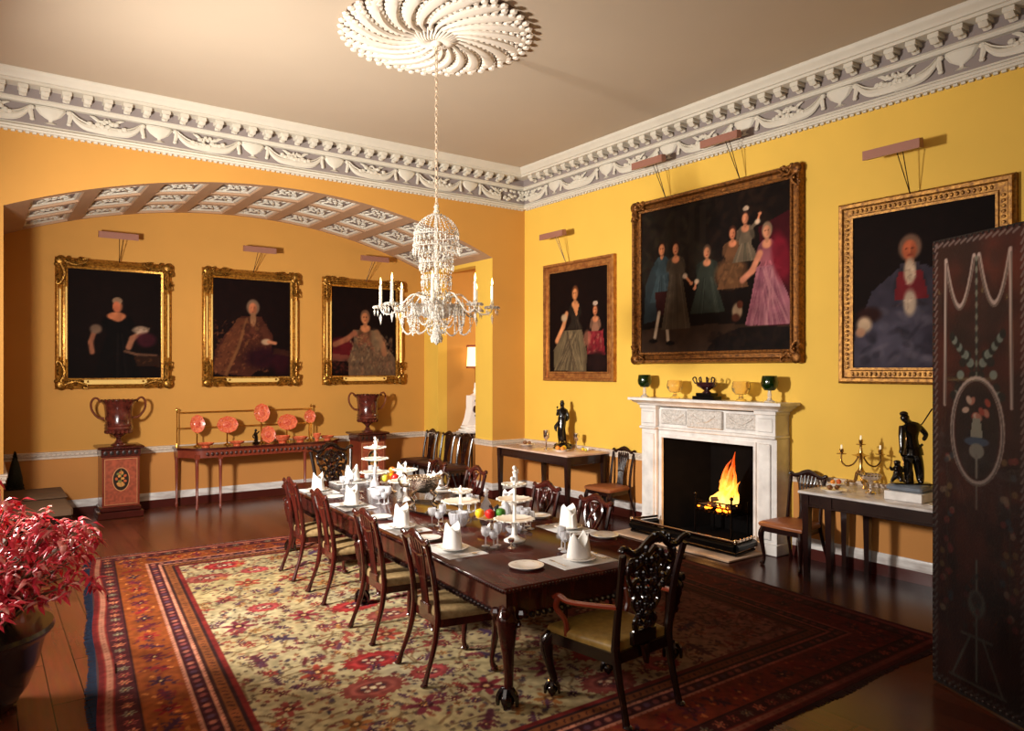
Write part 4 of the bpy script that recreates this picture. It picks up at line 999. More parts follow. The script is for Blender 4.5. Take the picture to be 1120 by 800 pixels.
# candlesticks slim silver, in centre
def salt(label,loc): 
    m=MB(); m.lathe([(.03,0),(.03,.006),(.008,.02),(.006,.04),(.022,.055),(.026,.075),(.022,.08),(0,.06)],12); o=m.build('salt_cellar',SILV); o.location=loc; tag(o,label,'salt cellar','small silver salts on the table')
salt('small silver salt cellar beside the black tray, nearer the camera',T(.43,1.70,zT)); salt('small silver salt cellar beside the third left place glasses',T(.44,3.55,zT))
salt('small silver salt cellar by the nearest glasses',T(.60,.85,zT))
# ------------------------------------------------------------------ ceiling rose and chandelier
CX,CY=3.73,6.45
rose=thing('ceiling_rose','large round plaster ceiling rose of swirling leaves above the chandelier','ceiling rose',(CX,CY,CZ))
m=MB(); m.lathe([(.93,-.001),(.92,-.012),(.3,-.02),(0,-.02)],48); m.build('rose_ground',mat('rose_ground_paint',(120,98,84),.8),rose)  # mauve-grey ground between the plaster leaves
m=MB(); NL=22
for i in range(NL):
    a0_=2*PI*i/NL
    def pt(r,da=0,z=-.05): a=a0_+1.0*(r/.95)**1.1+da; return (r*math.cos(a),r*math.sin(a),z)
    pts=[pt(r,0,-.03-.05*math.sin(PI*min(1,r/.95))) for r in (.2,.35,.5,.65,.8,.93)]
    m.sweep(pts,[.016,.022,.035,.05,.06,.02],7,n=(0,0,1),th=[.02,.02,.025,.03,.03,.012],k=3)
    for q in range(11):
        r=.34+.06*q; w=.03+.09*(r-.3)
        for s in (-1,1): p=pt(r,s*w*.8/r,-.05); m.ell(p,(.026+.016*(r),.026+.016*r,.022),6,4)
for q in range(30): a=2*PI*q/30; m.sweep([(.05*math.cos(a),.05*math.sin(a),-.10),(.14*math.cos(a+.2),.14*math.sin(a+.2),-.11),(.25*math.cos(a+.5),.25*math.sin(a+.5),-.05)],[.008,.014,.01],5,k=3)
m.lathe([(.06,-.08),(.05,-.12),(.03,-.14),(0,-.145)],16)
m.build('leaf_relief',mat('rose_plaster',(232,220,204),.6),rose)

ch=thing('chandelier','crystal chandelier with lit candles hanging over the dining table','chandelier',(CX,CY,0))
# chain
m=MB(); z=CZ-.14; k=0
while z>3.86:
    vs=[]
    for q in range(8):
        a=2*PI*q/8; vs.append(((.016*math.cos(a) if k%2 else 0),(0 if k%2 else .016*math.cos(a)),z-.024+.028*math.sin(a)))
    m.sweep(vs,.0055,5,closed=True); z-=.045; k+=1
m.build('chain',mat('silvered_chain',(236,216,190),.3,metal=.6),ch)
m=MB()
def drop(m,x,y,z,s=1,l=1):
    m.add([(x,y,z),(x+.012*s,y,z-.02*s*l),(x,y+.012*s,z-.02*s*l),(x-.012*s,y,z-.02*s*l),(x,y-.012*s,z-.02*s*l),(x,y,z-.055*s*l)],[(0,1,2),(0,2,3),(0,3,4),(0,4,1),(5,2,1),(5,3,2),(5,4,3),(5,1,4)])
def bead(m,x,y,z,r): m.add([(x,y,z+r),(x+r,y,z),(x,y+r,z),(x-r,y,z),(x,y-r,z),(x,y,z-r)],[(0,1,2),(0,2,3),(0,3,4),(0,4,1),(5,2,1),(5,3,2),(5,4,3),(5,1,4)])
m=MB(); m.lathe([(.012,3.84),(.03,3.82),(.02,3.79),(.035,3.77),(.02,3.73),(.02,3.3),(.035,3.26),(.02,3.2),(.03,3.05),(.05,2.98),(.03,2.9),(.08,2.86),(.05,2.80),(.03,2.6),(0,2.5)],14)
m.build('glass_stem',CRYST,ch,smooth=20)
def tier(name,rb,zb,rt,zt_,n,drops,sag=0):
    m=MB()
    for i in range(n):
        a=2*PI*i/n
        for q in range(drops):
            t=(q+.5)/drops; r=rt+(rb-rt)*math.sin(t*PI/2)**.8; z=zt_+(zb-zt_)*t**1.2
            bead(m,r*math.cos(a),r*math.sin(a),z,.0105)
        drop(m,rb*math.cos(a),rb*math.sin(a),zb,1.1,1.3)
        drop(m,rb*.98*math.cos(a+PI/n),rb*.98*math.sin(a+PI/n),zb+.05,1.0)
    m.sweep([(rb*math.cos(2*PI*i/24),rb*math.sin(2*PI*i/24),zb+.005) for i in range(24)],.005,5,closed=True)
    m.build(name,CRYST,ch,smooth=0)
tier('crystal_canopy',.225,3.52,.03,3.74,26,10); tier('crystal_canopy',.235,3.40,.20,3.52,26,3)
tier('crystal_canopy',.17,3.24,.14,3.38,20,4); tier('crystal_canopy',.15,3.08,.155,3.24,18,4); tier('crystal_canopy',.145,2.92,.15,3.08,16,4)
m=MB(); m.lathe([(.03,2.68),(.12,2.70),(.22,2.76),(.27,2.82),(.26,2.825),(.2,2.77),(.1,2.72),(0,2.70)],20)
for i in range(24):
    a=2*PI*i/24; bead(m,.27*math.cos(a),.27*math.sin(a),2.83,.02); drop(m,.25*math.cos(a),.25*math.sin(a),2.80,1.6)
m.build('crystal_bowl',CRYST,ch,smooth=20)
m=MB()
for i in range(14):
    a=2*PI*i/14
    for q in range(4): bead(m,(.10-.018*q)*math.cos(a),(.10-.018*q)*math.sin(a),2.66-.045*q,.014)
    drop(m,.05*math.cos(a),.05*math.sin(a),2.52,1.4)
m.lathe([(.0,2.42),(.03,2.45),(.02,2.48),(.05,2.55),(.03,2.62)],10); m.build('crystal_pendant',CRYST,ch,smooth=20)
NARM=8
for i in range(NARM):
    a=2*PI*i/NARM+R(11); ca,sa=math.cos(a),math.sin(a); P_=lambda r,z:(r*ca,r*sa,z)
    m=MB(); m.sweep([P_(.05,2.80),P_(.14,2.90),P_(.24,2.93),P_(.34,2.84),P_(.44,2.74),P_(.53,2.745),P_(.56,2.79)],[.010,.011,.010,.010,.009,.009,.009],8,k=5)
    arm=m.build('arm',CRYST,ch,smooth=25)
    m=MB(); m.lathe([(.012,2.785),(.05,2.79),(.075,2.81),(.07,2.815),(.02,2.80),(.022,2.83),(.016,2.85)],14,(.56*ca,.56*sa,0))
    for q in range(12):
        b_=2*PI*q/12; bead(m,.56*ca+.072*math.cos(b_),.56*sa+.072*math.sin(b_),2.80,.015)
        if q%3==0: drop(m,.56*ca+.066*math.cos(b_),.56*sa+.066*math.sin(b_),2.785,1.0,1.3)
    drop(m,.56*ca,.56*sa,2.74,1.5,1.4)
    m.build('drip_pan',CRYST,arm,smooth=20)
    m=MB(); m.lathe([(.0145,2.84),(.0135,3.02),(.005,3.025),(0,3.025)],10,(.56*ca,.56*sa,0)); cd=m.build('candle',CANDLE,arm)
    m=MB(); m.lathe([(0,3.025),(.009,3.04),(.010,3.055),(.005,3.08),(0,3.105)],8,(.56*ca,.56*sa,0)); m.build('flame',FLAMEC,ch)
    # swagged bead chains
    b2_=a+2*PI/NARM
    def strand(pts):
        m=MB(); 
        for p in pts: bead(m,p[0],p[1],p[2],.0115)
        m.sweep(pts,.003,4); m.build('bead_strand',CRYST,ch,smooth=0)
    for (r0,r1,zz,sg) in ((.30,.30,2.84,.30),(.40,.22,2.80,.36)):
        strand([(r0*ca*(1-t)+r1*math.cos(b2_)*t,r0*sa*(1-t)+r1*math.sin(b2_)*t,zz-sg*4*t*(1-t)*.75) for t in [q/24 for q in range(25)]])
    for da in (-.12,0,.12):
        strand([(.34*math.cos(a+da),.34*math.sin(a+da),2.86-.03*q) for q in range(11-int(abs(da)*25))])
    strand([(.2*math.cos(a+.39),.2*math.sin(a+.39),2.78-.03*q) for q in range(9)])

# ------------------------------------------------------------------ alcove furniture
URN=mat('mottled_purple_marble',(104,44,34),.18,noise=.5,nscale=14,c2=(58,24,20),coat=.6)
PEDW=mat('satinwood',(124,52,34),.28,noise=.25,nscale=12,coat=.3); PEDD=mat('pedestal_mahogany',(70,24,18),.25,noise=.3,nscale=9,coat=.4); STRING=mat('boxwood_stringing',(196,140,96),.35)
VC_MARQ=vcmat('marquetry',.3,coat=.3)
def pedestal(label,x,y):
    t=thing('marquetry_pedestal',label,'pedestal',(x,y,0),0,'marquetry pedestals flanking the sideboard')
    m=MB(); m.box(-.30,.30,-.27,.27,0,.10,.01); m.box(-.27,.27,-.245,.245,.10,.17,.015); m.build('plinth_base',PEDD,t)
    m=MB(); m.box(-.245,.245,-.22,.22,.17,.90); m.build('body',PEDW,t)
    m=MB(); m.prism([(-.215,.20),(.215,.20),(.215,.87),(-.215,.87)],-.226,-.22,'y'); m.build('stringing_panel',STRING,t)
    I=Img(.415,.655,240,(150,74,52)); I.noise(.15,40); I.ell(.207,.36,.112,.172,(206,150,100),soft=.04); I.ell(.207,.36,.103,.162,(34,26,20),soft=.04)
    for q in range(14): an=q*.45; I.ell(.207+.06*math.cos(an)*(.4+.6*(q%2)),.37+.09*math.sin(an),.022,.018,[(206,140,70),(190,90,50),(120,120,60)][q%3],q*40,.4)
    I.ell(.207,.28,.05,.03,(190,130,70),soft=.3); I.line([(.207,.25),(.207,.5)],.006,(140,120,60))
    o=I.mesh('marquetry_panel',VC_MARQ,t,.415,.655,y=-.228,fn=lambda u,v:np.stack([(u-.5)*.415,np.zeros_like(u)-.2285,.2075+v*.655],2))
    m=MB(); m.box(-.26,.26,-.235,.235,.90,1.01,.004); m.box(-.305,.305,-.28,.28,1.01,1.05,.012); m.build('top',PEDD,t)
    m=MB()
    for q in range(6): m.ell((-.2+.08*q,-.236,.955),(.028,.004,.034),8,4)
    m.build('frieze_inlay',mat('dark_inlay',(36,20,16),.4),t)
def urn(label,x,y,z):
    t=thing('handled_urn',label,'urn',(x,y,z),0,'purple urns on the marquetry pedestals')
    m=MB(); m.lathe([(.11,0),(.105,.02),(.06,.035),(.03,.09),(.05,.12),(.09,.15),(.17,.20),(.195,.25),(.185,.28),(.195,.3),(.18,.33),(.185,.50),(.20,.60),(.245,.655),(.25,.675),(.22,.67),(.16,.6),(0,.5)],28)
    for q in range(18): a=2*PI*q/18; m.ell((.165*math.cos(a),.165*math.sin(a),.205),(.03,.03,.035),6,4)
    m.build('body',URN,t)
    m=MB()
    for q in range(22): a=2*PI*q/22; m.ell((.243*math.cos(a),.243*math.sin(a),.665),(.02,.02,.014),6,4)
    m.build('beaded_rim',mat('urn_rim_bronze',(80,44,26),.3,metal=.6),t)
    for s in (-1,1):
        m=MB(); m.sweep([(s*.19,0,.40),(s*.27,0,.42),(s*.345,0,.52),(s*.36,0,.63),(s*.32,0,.70),(s*.27,0,.69),(s*.235,0,.64)],[.022,.018,.017,.017,.017,.016,.018],8,k=5); m.build('handle',mat('urn_handle',(120,66,44),.25,metal=.4,coat=.3),t)
pedestal('marquetry pedestal with flower oval, left of the sideboard under an urn',1.675,12.30); pedestal('marquetry pedestal with urn at the right end of the sideboard',5.68,12.30)
urn('purple stone urn with scroll handles on the left marquetry pedestal',1.675,12.30,1.051); urn('purple stone urn with scroll handles on the right marquetry pedestal',5.68,12.30,1.051)
# sideboard
sb=thing('sideboard_table','long inlaid sideboard table with brass gallery rail against the alcove wall','sideboard',(0,0,0))
m=MB(); poly=[(2.47,12.60),(2.47,12.28),(2.56,12.22),(2.66,12.05),(2.80,12.0),(3.2,11.97),(4.4,11.97),(4.80,12.0),(4.94,12.05),(5.04,12.22),(5.13,12.28),(5.13,12.60)]
m.prism(poly,.92,.955); m.build('top',PEDD,sb)
m=MB(); poly2=[(3.8+(x-3.8)*.985,12.58 if y>12.5 else y+.015) for x,y in poly]; m.prism(poly2,.80,.92); m.build('apron',PEDW,sb)
m=MB()
for q in range(27): 
    x=2.86+.072*q; 
    if x<4.78: m.ell((x,11.985,.86),(.026,.008,.03),8,4)
m.build('dark_inlay',mat('dark_inlay2',(60,26,20),.4),sb)
for x,y in [(2.52,12.52),(2.72,12.06),(3.06,12.03),(4.42,12.03),(4.86,12.06),(5.07,12.52)]:
    m=MB(); m.lathe([(.03,.80),(.034,.79),(.034,.76),(.028,.74),(.016,.08),(.024,.07),(.024,.05),(.012,0)][::-1],8,(x,y,0)); m.box(x-.035,x+.035,y-.035,y+.035,.78,.86); m.build('leg',PEDW,sb)
m=MB()
for x in (2.53,4.72,): m.sweep([(x,12.55,.955),(x,12.55,1.52)],.009,6); m.ell((x,12.55,1.54),.024,8,6); m.lathe([(.02,.955),(.014,1.0)],8,(x,12.55,0))
for z in (1.49,1.24): m.sweep([(2.53,12.55,z),(4.72,12.55,z)],.008,6)
m.build('gallery_rail',BRASS,sb)
IRCH=mat('orange_porcelain',(196,62,34),.25,noise=.6,nscale=35,c2=(222,128,88),coat=.4)
IRC2=mat('orange_porcelain_centre',(176,40,28),.25,noise=.5,nscale=50,c2=(226,130,100),coat=.4)
def standplate(name,label,x,z,rx,rz,stem=True):
    t=thing(name,label,'plate' if rx<.13 else 'platter',(x,12.36,.956),0,'orange porcelain on the sideboard')
    zz=z-.956
    m=MB(); m.M=Matrix.Translation((0,0,zz))@Matrix.Rotation(R(-80),4,'X')
    m.lathe([(0,0),(.6,0),(.97,.02*8),(1,.022*8),(.96,.024*8),(.6,.006*8)],26) if False else None
    n=24; vs=[(0,0,0)]
    for f,y in ((.62,0),(.95,-.022),(1,-.024),(1,-.018)):
        for q in range(n):
            a=2*PI*q/n; w=1+.03*math.cos(8*a) if f>.9 else 1; vs.append((rx*f*w*math.cos(a),y,rz*f*w*math.sin(a)))
    fs=[(0,1+q,1+(q+1)%n) for q in range(n)]
    for l in range(3):
        for q in range(n): fs.append((1+l*n+q,1+(l+1)*n+q,1+(l+1)*n+(q+1)%n,1+l*n+(q+1)%n))
    m.M=Matrix.Translation((0,0,zz))@Matrix.Rotation(R(-8),4,'X'); m.add(vs,fs)
    m.build('dish',IRCH,t)
    m=MB(); m.M=Matrix.Translation((0,-.004,zz))@Matrix.Rotation(R(-8),4,'X'); m.ell((0,0,0),(rx*.42,.006,rz*.42),14,6)
    for q in range(8): a=q*PI/4; m.ell((rx*.76*math.cos(a),-.012,rz*.76*math.sin(a)),(rx*.1,.004,rz*.1),6,4)
    m.build('painted_centre',IRC2,t)
    if stem:
        m=MB(); m.sweep([(0,.01,.0),(0,.01,zz-rz*.9)],.012,6); m.lathe([(.06,0),(.055,.012),(.015,.03)],12); m.box(-.03,.03,-.04,.02,zz-rz*1.0,zz-rz*.9); m.build('plate_stand',BRASS,t)
    return t
standplate('porcelain_plate','round orange porcelain plate on a stand at the left of the sideboard',2.79,1.31,.11,.145)
standplate('porcelain_platter','oval orange porcelain platter on a stand, second from the left of the sideboard',3.25,1.28,.165,.135)
standplate('porcelain_plate','round orange porcelain plate raised highest at the sideboard centre',3.80,1.45,.13,.155)
pl_=standplate('porcelain_plate','round orange porcelain plate standing low before the highest one',3.86,1.10,.12,.14,False); pl_.location.y=12.22
standplate('porcelain_platter','oval orange porcelain platter on a stand right of the sideboard centre',4.23,1.28,.17,.135)
standplate('porcelain_plate','round orange porcelain plate on a stand toward the right of the sideboard',4.62,1.36,.10,.115)
def bowlcup(label,x,y,r,h,nm='porcelain_bowl'):
    m=MB(); m.lathe([(r*.45,0),(r*.5,.015),(r*.4,.025),(r*.8,h*.55),(r,h),(r*.93,h),(r*.7,h*.6),(0,h*.3)],18); o=m.build(nm,IRCH); o.location=(x,y,.956); tag(o,label,'bowl','orange porcelain on the sideboard')
bowlcup('small orange porcelain bowl before the leftmost plate',2.86,12.12,.13,.07); bowlcup('small orange porcelain bowl before the left oval platter',3.33,12.10,.12,.07)
bowlcup('deep orange porcelain bowl at the sideboard centre',4.06,12.10,.13,.12); bowlcup('small orange porcelain bowl before the right oval platter',4.36,12.10,.13,.09)
bowlcup('orange porcelain cup before the rightmost stand plate',4.66,12.12,.07,.13); bowlcup('small orange porcelain bowl at the right end of the porcelain row',4.88,12.2,.12,.07)
t=thing('figurine','small black figurine left of the sideboard centre plates','figurine',(3.68,12.28,.956))
m=MB(); m.box(-.05,.05,-.04,.04,0,.03,.005); m.sweep([(0,0,.03),(.01,0,.09),(-.005,0,.15),(0,0,.19)],[.035,.028,.03,.014],8,k=3); m.ell((0,0,.215),(.022,.022,.026)); m.sweep([(-.02,0,.16),(-.055,-.02,.12),(-.03,-.04,.09)],.01,6,k=3); m.sweep([(.02,0,.16),(.05,-.02,.2)],.01,6); m.build('body',BRONZ,t)
# passage lamp and its table
pt_=thing('lamp_table','small pale table with a lamp on it in the passage','table',(7.72,11.80,0))
m=MB(); m.box(-.34,.34,-.22,.22,.97,1.0,.008); m.build('top',MARB,pt_)
for sx in (-1,1):
    for sy in (-1,1): m=MB(); m.sweep([(sx*.24,sy*.18,0),(sx*.24,sy*.18,.97)],[.014,.024],6); m.build('leg',DARKT,pt_)
lp=thing('table_lamp','tall white porcelain lamp with lit cream shade in the passage opening','lamp',(7.68,11.80,1.0))
m=MB(); m.box(-.30,.30,-.14,.14,0,.05,.01); m.box(-.27,.27,-.12,.12,.05,.12,.02); m.prism([(-.25,.12),(.25,.12),(.19,.25),(.15,.42),(.145,.68),(-.145,.68),(-.15,.42),(-.19,.25)],-.10,.10,'y'); m.lathe([(.13,.68),(.08,.70),(.035,.73),(.05,.76),(.03,.82),(.02,.92)],14); m.build('base',CHINA,lp)
m=MB(); 
for z in (.03,.3,.58): m.ell((-.03,-.105,z),(.06,.03,.03),8,5)
m.ell((-.08,-.105,.42),(.045,.01,.07)); m.build('painted_ornament',mat('lamp_ornament',(70,40,36),.4),lp)
m=MB(); m.sweep([(0,0,.9),(0,0,1.2)],.008,6); m.build('stem',BRASS,lp)
m=MB(); m.lathe([(.17,1.22),(.15,1.62)],24); o=m.build('lamp_shade',mat('lit_shade',(255,236,190),.8,emis=(255,222,150),es=1.6),lp)
m=MB(); m.lathe([(.175,1.60),(.175,1.64),(.15,1.64)],20); m.lathe([(.178,1.2),(.178,1.235)],20); m.build('shade_trim',mat('shade_trim',(150,70,40),.8),lp)
# bench and clipped tree at left
bn=thing('upholstered_bench','low upholstered bench with tan fabric by the alcove wall at left','bench',(.60,11.45,0))
FAB=mat('tan_bench_fabric',(104,78,56),.8,noise=.15,nscale=12,bump=.1,bscale=200)
m=MB(); m.box(-.36,.34,-.85,.82,.34,.47,.03); m.build('seat',FAB,bn); m=MB(); m.box(-.35,.33,-.84,.84,.26,.34); m.build('frame',DARKT,bn)
for sx in (-1,1):
    for sy in (-1,1): m=MB(); m.sweep([(sx*.30-.01,sy*.8,0),(sx*.31-.01,sy*.8,.27)],[.02,.03],8); m.build('leg',DARKT,bn)
m=MB(); m.box(-.355,.345,-.1,.84,.47,.50,.012); m.build('seat_pad',FAB,bn)
tp=thing('topiary_cone','dark green clipped cone tree behind the red plant at far left','plant',(.40,12.48,0))
m=MB(); m.lathe([(.12,0),(.13,.02),(.14,.34),(.155,.36),(.155,.40),(.13,.40),(0,.36)],20); m.build('pot',mat('dark_pot',(40,30,26),.4),tp)
LEAFD=mat('dark_leaf',(20,28,18),.7,noise=.4,nscale=30)
m=MB(); m.lathe([(.05,.40),(.10,.5),(.09,.65),(.05,.85),(0,1.0)],12); rr=random.Random(4)
for q in range(700):
    z=rr.uniform(.45,1.02); r=.12*(1.04-z)/.6; a=rr.uniform(0,2*PI); d=.02
    c=Vector((r*math.cos(a),r*math.sin(a),z)); u=Vector((rr.uniform(-1,1),rr.uniform(-1,1),rr.uniform(-1,1))).normalized()*d; w=u.cross(Vector((0,0,1))).normalized()*d*.5
    m.add([c-u,c+w,c+u,c-w],[(0,1,2,3)])
m.build('foliage',LEAFD,tp)

# ------------------------------------------------------------------ console tables on right wall
def console(label,x0,x1,y0,y1,legs,h,topm,woodm,cat='table'):
    t=thing('marble_console_table',label,cat,(0,0,0))
    m=MB(); m.box(x0,x1,y0,y1,h-.03,h,.006); m.build('marble_top',topm,t)
    m=MB(); m.box(x0+.03,x1-.01,y0+.03,y1-.03,h-.15,h-.03); m.box(x0+.022,x1-.01,y0+.022,y1-.022,h-.16,h-.135,.004); m.build('apron',woodm,t)
    for x,y in legs:
        m=MB(); m.box(x-.04,x+.04,y-.04,y+.04,h-.16,h-.04); m.sweep([(x,y,0),(x,y,.1),(x,y,h-.16)],[.036,.034,.052],4); m.build('leg',woodm,t)
console('dark console table with pinkish marble top in the corner left of the fireplace',6.86,7.70,8.12,9.92,[(6.91,8.17),(6.91,9.87),(7.62,8.17),(7.62,9.62)],.93,MARBC,DARKT)
console('dark table with white veined marble top right of the fireplace',6.84,7.70,2.4,4.42,[(6.90,4.35),(6.90,4.10),(7.62,4.35),(7.62,4.10),(6.90,2.5),(7.62,2.5)],.93,MARBV,DARKT)
zc_=.931
def figure(name,label,cat,loc,rotz,bones,mats_,extras,group=None,sub=2):
    t=thing(name,label,cat,loc,rotz)
    me=bpy.data.meshes.new('body'); vs=[b[0] for b in bones]; ed=[(i,b[1]) for i,b in enumerate(bones) if b[1] is not None]
    me.from_pydata(vs,ed,[]); me.materials.append(mats_)
    o=bpy.data.objects.new('body',me); col.objects.link(o); o.parent=t
    md=o.modifiers.new('s','SKIN'); md.use_smooth_shade=True
    for i,b in enumerate(bones):
        r=b[2]; r=(r,r) if not hasattr(r,'__len__') else r
        me.skin_vertices[0].data[i].radius=r; me.skin_vertices[0].data[i].use_root=(i==0)
    s2=o.modifiers.new('u','SUBSURF'); s2.levels=sub; s2.render_levels=sub
    return t
# woman statue: local x image-right
bones=[((0,0,.42),None,(.085,.065)),((.0,0,.50),0,(.066,.055)),((.005,0,.575),1,(.088,.058)),((.0,0,.635),2,(.04,.036)),((-.005,0,.66),3,(.026,.026)),((-.005,-.005,.695),4,(.042,.046)),((-.005,-.005,.735),5,(.036,.038)),
 ((-.065,-.01,.59),2,(.03,.03)),((-.09,-.04,.52),7,(.022,.022)),((-.08,-.06,.58),8,(.017,.017)),((-.085,-.06,.625),9,(.014,.014)),
 ((.065,0,.59),2,(.03,.03)),((.09,-.02,.49),11,(.024,.024)),((.06,-.05,.43),12,(.018,.018)),
 ((-.02,0,.31),0,(.092,.068)),((-.01,-.005,.19),14,(.074,.06)),((.005,0,.09),15,(.078,.062))]
wf=figure('bronze_statue','dark bronze statue of a robed woman on rocky base on the corner console table','statue',(7.45,8.93,zc_),R(-36),bones,BRONZ,None)
m=MB(); rr=random.Random(1)
m.lathe([(.15,0),(.15,.02),(.12,.05),(.09,.08),(0,.09)],14)
for q in range(22): a=rr.uniform(0,2*PI); r=rr.uniform(.04,.13); m.ell((r*math.cos(a),r*math.sin(a),.03+.04*(1-r/.15)),(.04,.035,.035),7,5)
m.build('rocky_base',BRONZ,wf)
m=MB()
for q in range(7): x=-.06+.02*q; m.sweep([(x*.5-.01,-.045,.42),(x*.9-.02,-.055,.27),(x*.9+.02*(q%2),-.05,.09)],[.008,.012,.012],5,k=3)
m.sweep([(-.06,-.02,.42),(-.11,-.03,.34),(-.10,-.03,.27)],[.02,.03,.01],7,k=3); m.build('drapery',BRONZ,wf)
m=MB(); m.ell((-.005,.012,.735),(.03,.03,.026)); m.ell((-.005,.035,.72),(.018,.018,.018)); m.build('hair',BRONZ,wf)
m=MB(); m.ell((-.085,-.06,.65),(.014,.014,.018)); m.ell((.02,-.075,.5),(.026,.02,.034)); m.build('held_bunch',BRONZ,wf)
def sgob(label,loc,h,r):
    m=MB(); m.lathe([(r*.8,0),(r*.8,.008),(r*.3,.02),(r*.2,h*.35),(r*.3,h*.5),(r*.85,h*.6),(r,h*.8),(r*.95,h),(r*.88,h),(r*.8,h*.7),(0,h*.6)],14); o=m.build('silver_goblet',SILV); o.location=loc; return tag(o,label,'goblet')
sgob('silver goblet left of the bronze woman on the corner console',(7.13,8.94,zc_),.30,.05)
sgob('silver goblet right of the bronze woman on the corner console',(7.50,8.66,zc_),.25,.045)
def fruitplate(label,loc,r,fr,where):
    mk_plate(label,loc[0],loc[1],loc[2],r,'fruit plates on the side tables')
    rr=random.Random(int(r*1000)+len(fr))
    for k,(nm,c,dx,dy,rd) in enumerate(fr):
        m=MB(); m.lathe([(0,-.8*rd),(rd*.6,-rd*.8),(rd,-.2*rd),(rd*.95,.3*rd),(rd*.5,.8*rd),(0,.75*rd)],12); m.sweep([(0,0,rd*.7),(.003,0,rd)],.003,5)
        o=m.build(nm,mat('fruit_'+str(c),c,.4,coat=.2)); a,b_=off(dx,dy); o.location=(loc[0]+a,loc[1]+b_,loc[2]+.02+.8*rd); tag(o,{(226,140,50):'orange',(240,196,30):'yellow',(120,70,30):'brown',(200,90,40):'reddish',(206,196,60):'yellow-green'}[c]+' '+nm.replace('_',' ')+' '+where,nm)
fruitplate('china plate heaped with fruit in front of the bronze woman',(7.16,8.62,zc_),.13,[('orange',(226,140,50),-.05,0,.038),('apricot',(226,140,50),.02,-.03,.034),('lemon',(240,196,30),.05,.03,.038)],'on the plate before the bronze woman')
fruitplate('china plate of nuts at the far end of the corner console',(7.25,9.60,zc_),.14,[('bread_roll',(120,70,30),-.03,0,.036),('walnut',(120,70,30),.04,0,.03)],'on the plate at the far end of the corner console')
for k,(x,y,c) in enumerate([(7.5,8.50,(240,196,30)),(7.45,8.38,(206,196,60)),(7.55,8.45,(246,238,222))]):
    o=MB().ell((0,0,.022),(.024,.024,.022),10,6).build(['lemon','lime','egg'][k],mat('small%d'%k,c,.4)); o.location=(x,y,zc_); tag(o,['small yellow lemon lying loose right of the second goblet','small yellow-green lime lying nearest the console edge right of the statue','pale egg lying right of the second goblet'][k],['lemon','lime','egg'][k])
# right console: man and child statue
pl=thing('statue_plinth','blue-grey and white marble plinth under the bronze man on the marble-topped table','plinth',(7.22,3.46,zc_),R(-90))
m=MB(); m.box(-.175,.175,-.165,.165,0,.085,.004); m.build('lower_block',MARB,pl); m=MB(); m.box(-.168,.168,-.155,.155,.085,.15,.02); m.build('upper_moulding',mat('blue_grey_marble',(120,128,140),.2,noise=.3,nscale=8),pl)
bones=[((0.02,0,.36),None,(0.077,0.058)),((.0,0,.44),0,(0.064,0.051)),((-.015,-.01,.53),1,(0.096,0.061)),((-.03,-.02,.585),2,(0.045,0.038)),((-.05,-.035,.605),3,(0.028,0.028)),((-.075,-.05,.63),4,(0.046,0.051)),((-.078,-.05,.665),5,(0.038,0.044)),
 ((-.095,-.03,.54),2,(0.036,0.033)),((-.10,-.05,.42),7,(0.028,0.028)),((-.105,-.07,.33),8,(0.022,0.022)),((-.125,-.08,.295),9,(0.022,0.020)),
 ((.07,.0,.55),2,(0.036,0.033)),((.145,.02,.47),11,(0.028,0.028)),((.10,-.03,.42),12,(0.020,0.020)),
 ((.055,0,.25),0,(0.056,0.054)),((.075,0,.14),14,(0.046,0.046)),((.085,0,.03),15,(0.036,0.036)),((.08,-.05,.012),16,(0.028,0.018)),
 ((-.035,-.01,.25),0,(0.054,0.051)),((-.03,-.01,.14),18,(0.044,0.044)),((-.03,-.0,.03),19,(0.033,0.033)),((-.04,-.05,.012),20,(0.028,0.018))]
mf=figure('bronze_statue','dark bronze statue of a bending man carrying a stick, child seated at his feet','statue',(7.22,3.46,zc_+.151),R(-45),bones,BRONZ,None)
m=MB(); m.box(-.17,.17,-.07,.07,0,.012,.004); m.lathe([(.05,.01),(.045,.1),(.03,.2),(.035,.27),(0,.28)],10,(-.005,.05,0))
for q in range(10): m.ell((-.02+.01*math.sin(q),.04,.03+.025*q),(.035,.03,.025),7,5)
m.build('tree_stump',BRONZ,mf)
m=MB(); m.sweep([(.05,.05,.50),(.12,.04,.58),(.20,.03,.72)],[.006,.006,.007],6); m.build('stick',BRONZ,mf)
m=MB(); m.lathe([(.07,.0),(.085,-.05),(.095,-.1)],12,(.02,0,.38),sy=.8); m.sweep([(-.06,-.04,.36),(.02,-.055,.34),(.09,-.03,.38)],.014,6,k=3); m.build('tunic',BRONZ,mf)
m=MB(); m.ell((-.078,-.04,.672),(.04,.042,.026)); m.build('cap',BRONZ,mf)
bones=[((-.12,-.01,.09),None,(0.044,0.037)),((-.12,-.01,.14),0,(0.045,0.037)),((-.125,-.01,.175),1,(0.022,0.022)),((-.13,-.015,.20),2,(0.035,0.037)),((-.13,-.015,.23),3,(0.027,0.030)),
 ((-.155,-.02,.15),1,(0.018,0.018)),((-.185,-.03,.13),5,(0.015,0.015)),((-.195,-.03,.17),6,(0.013,0.013)),((-.09,-.01,.15),1,(0.018,0.018)),((-.07,-.02,.11),8,(0.014,0.014)),
 ((-.15,-.03,.07),0,(0.025,0.025)),((-.175,-.03,.04),10,(0.019,0.019)),((-.19,-.05,.02),11,(0.015,0.013)),((-.10,-.03,.06),0,(0.025,0.025)),((-.105,-.05,.02),13,(0.018,0.015))]
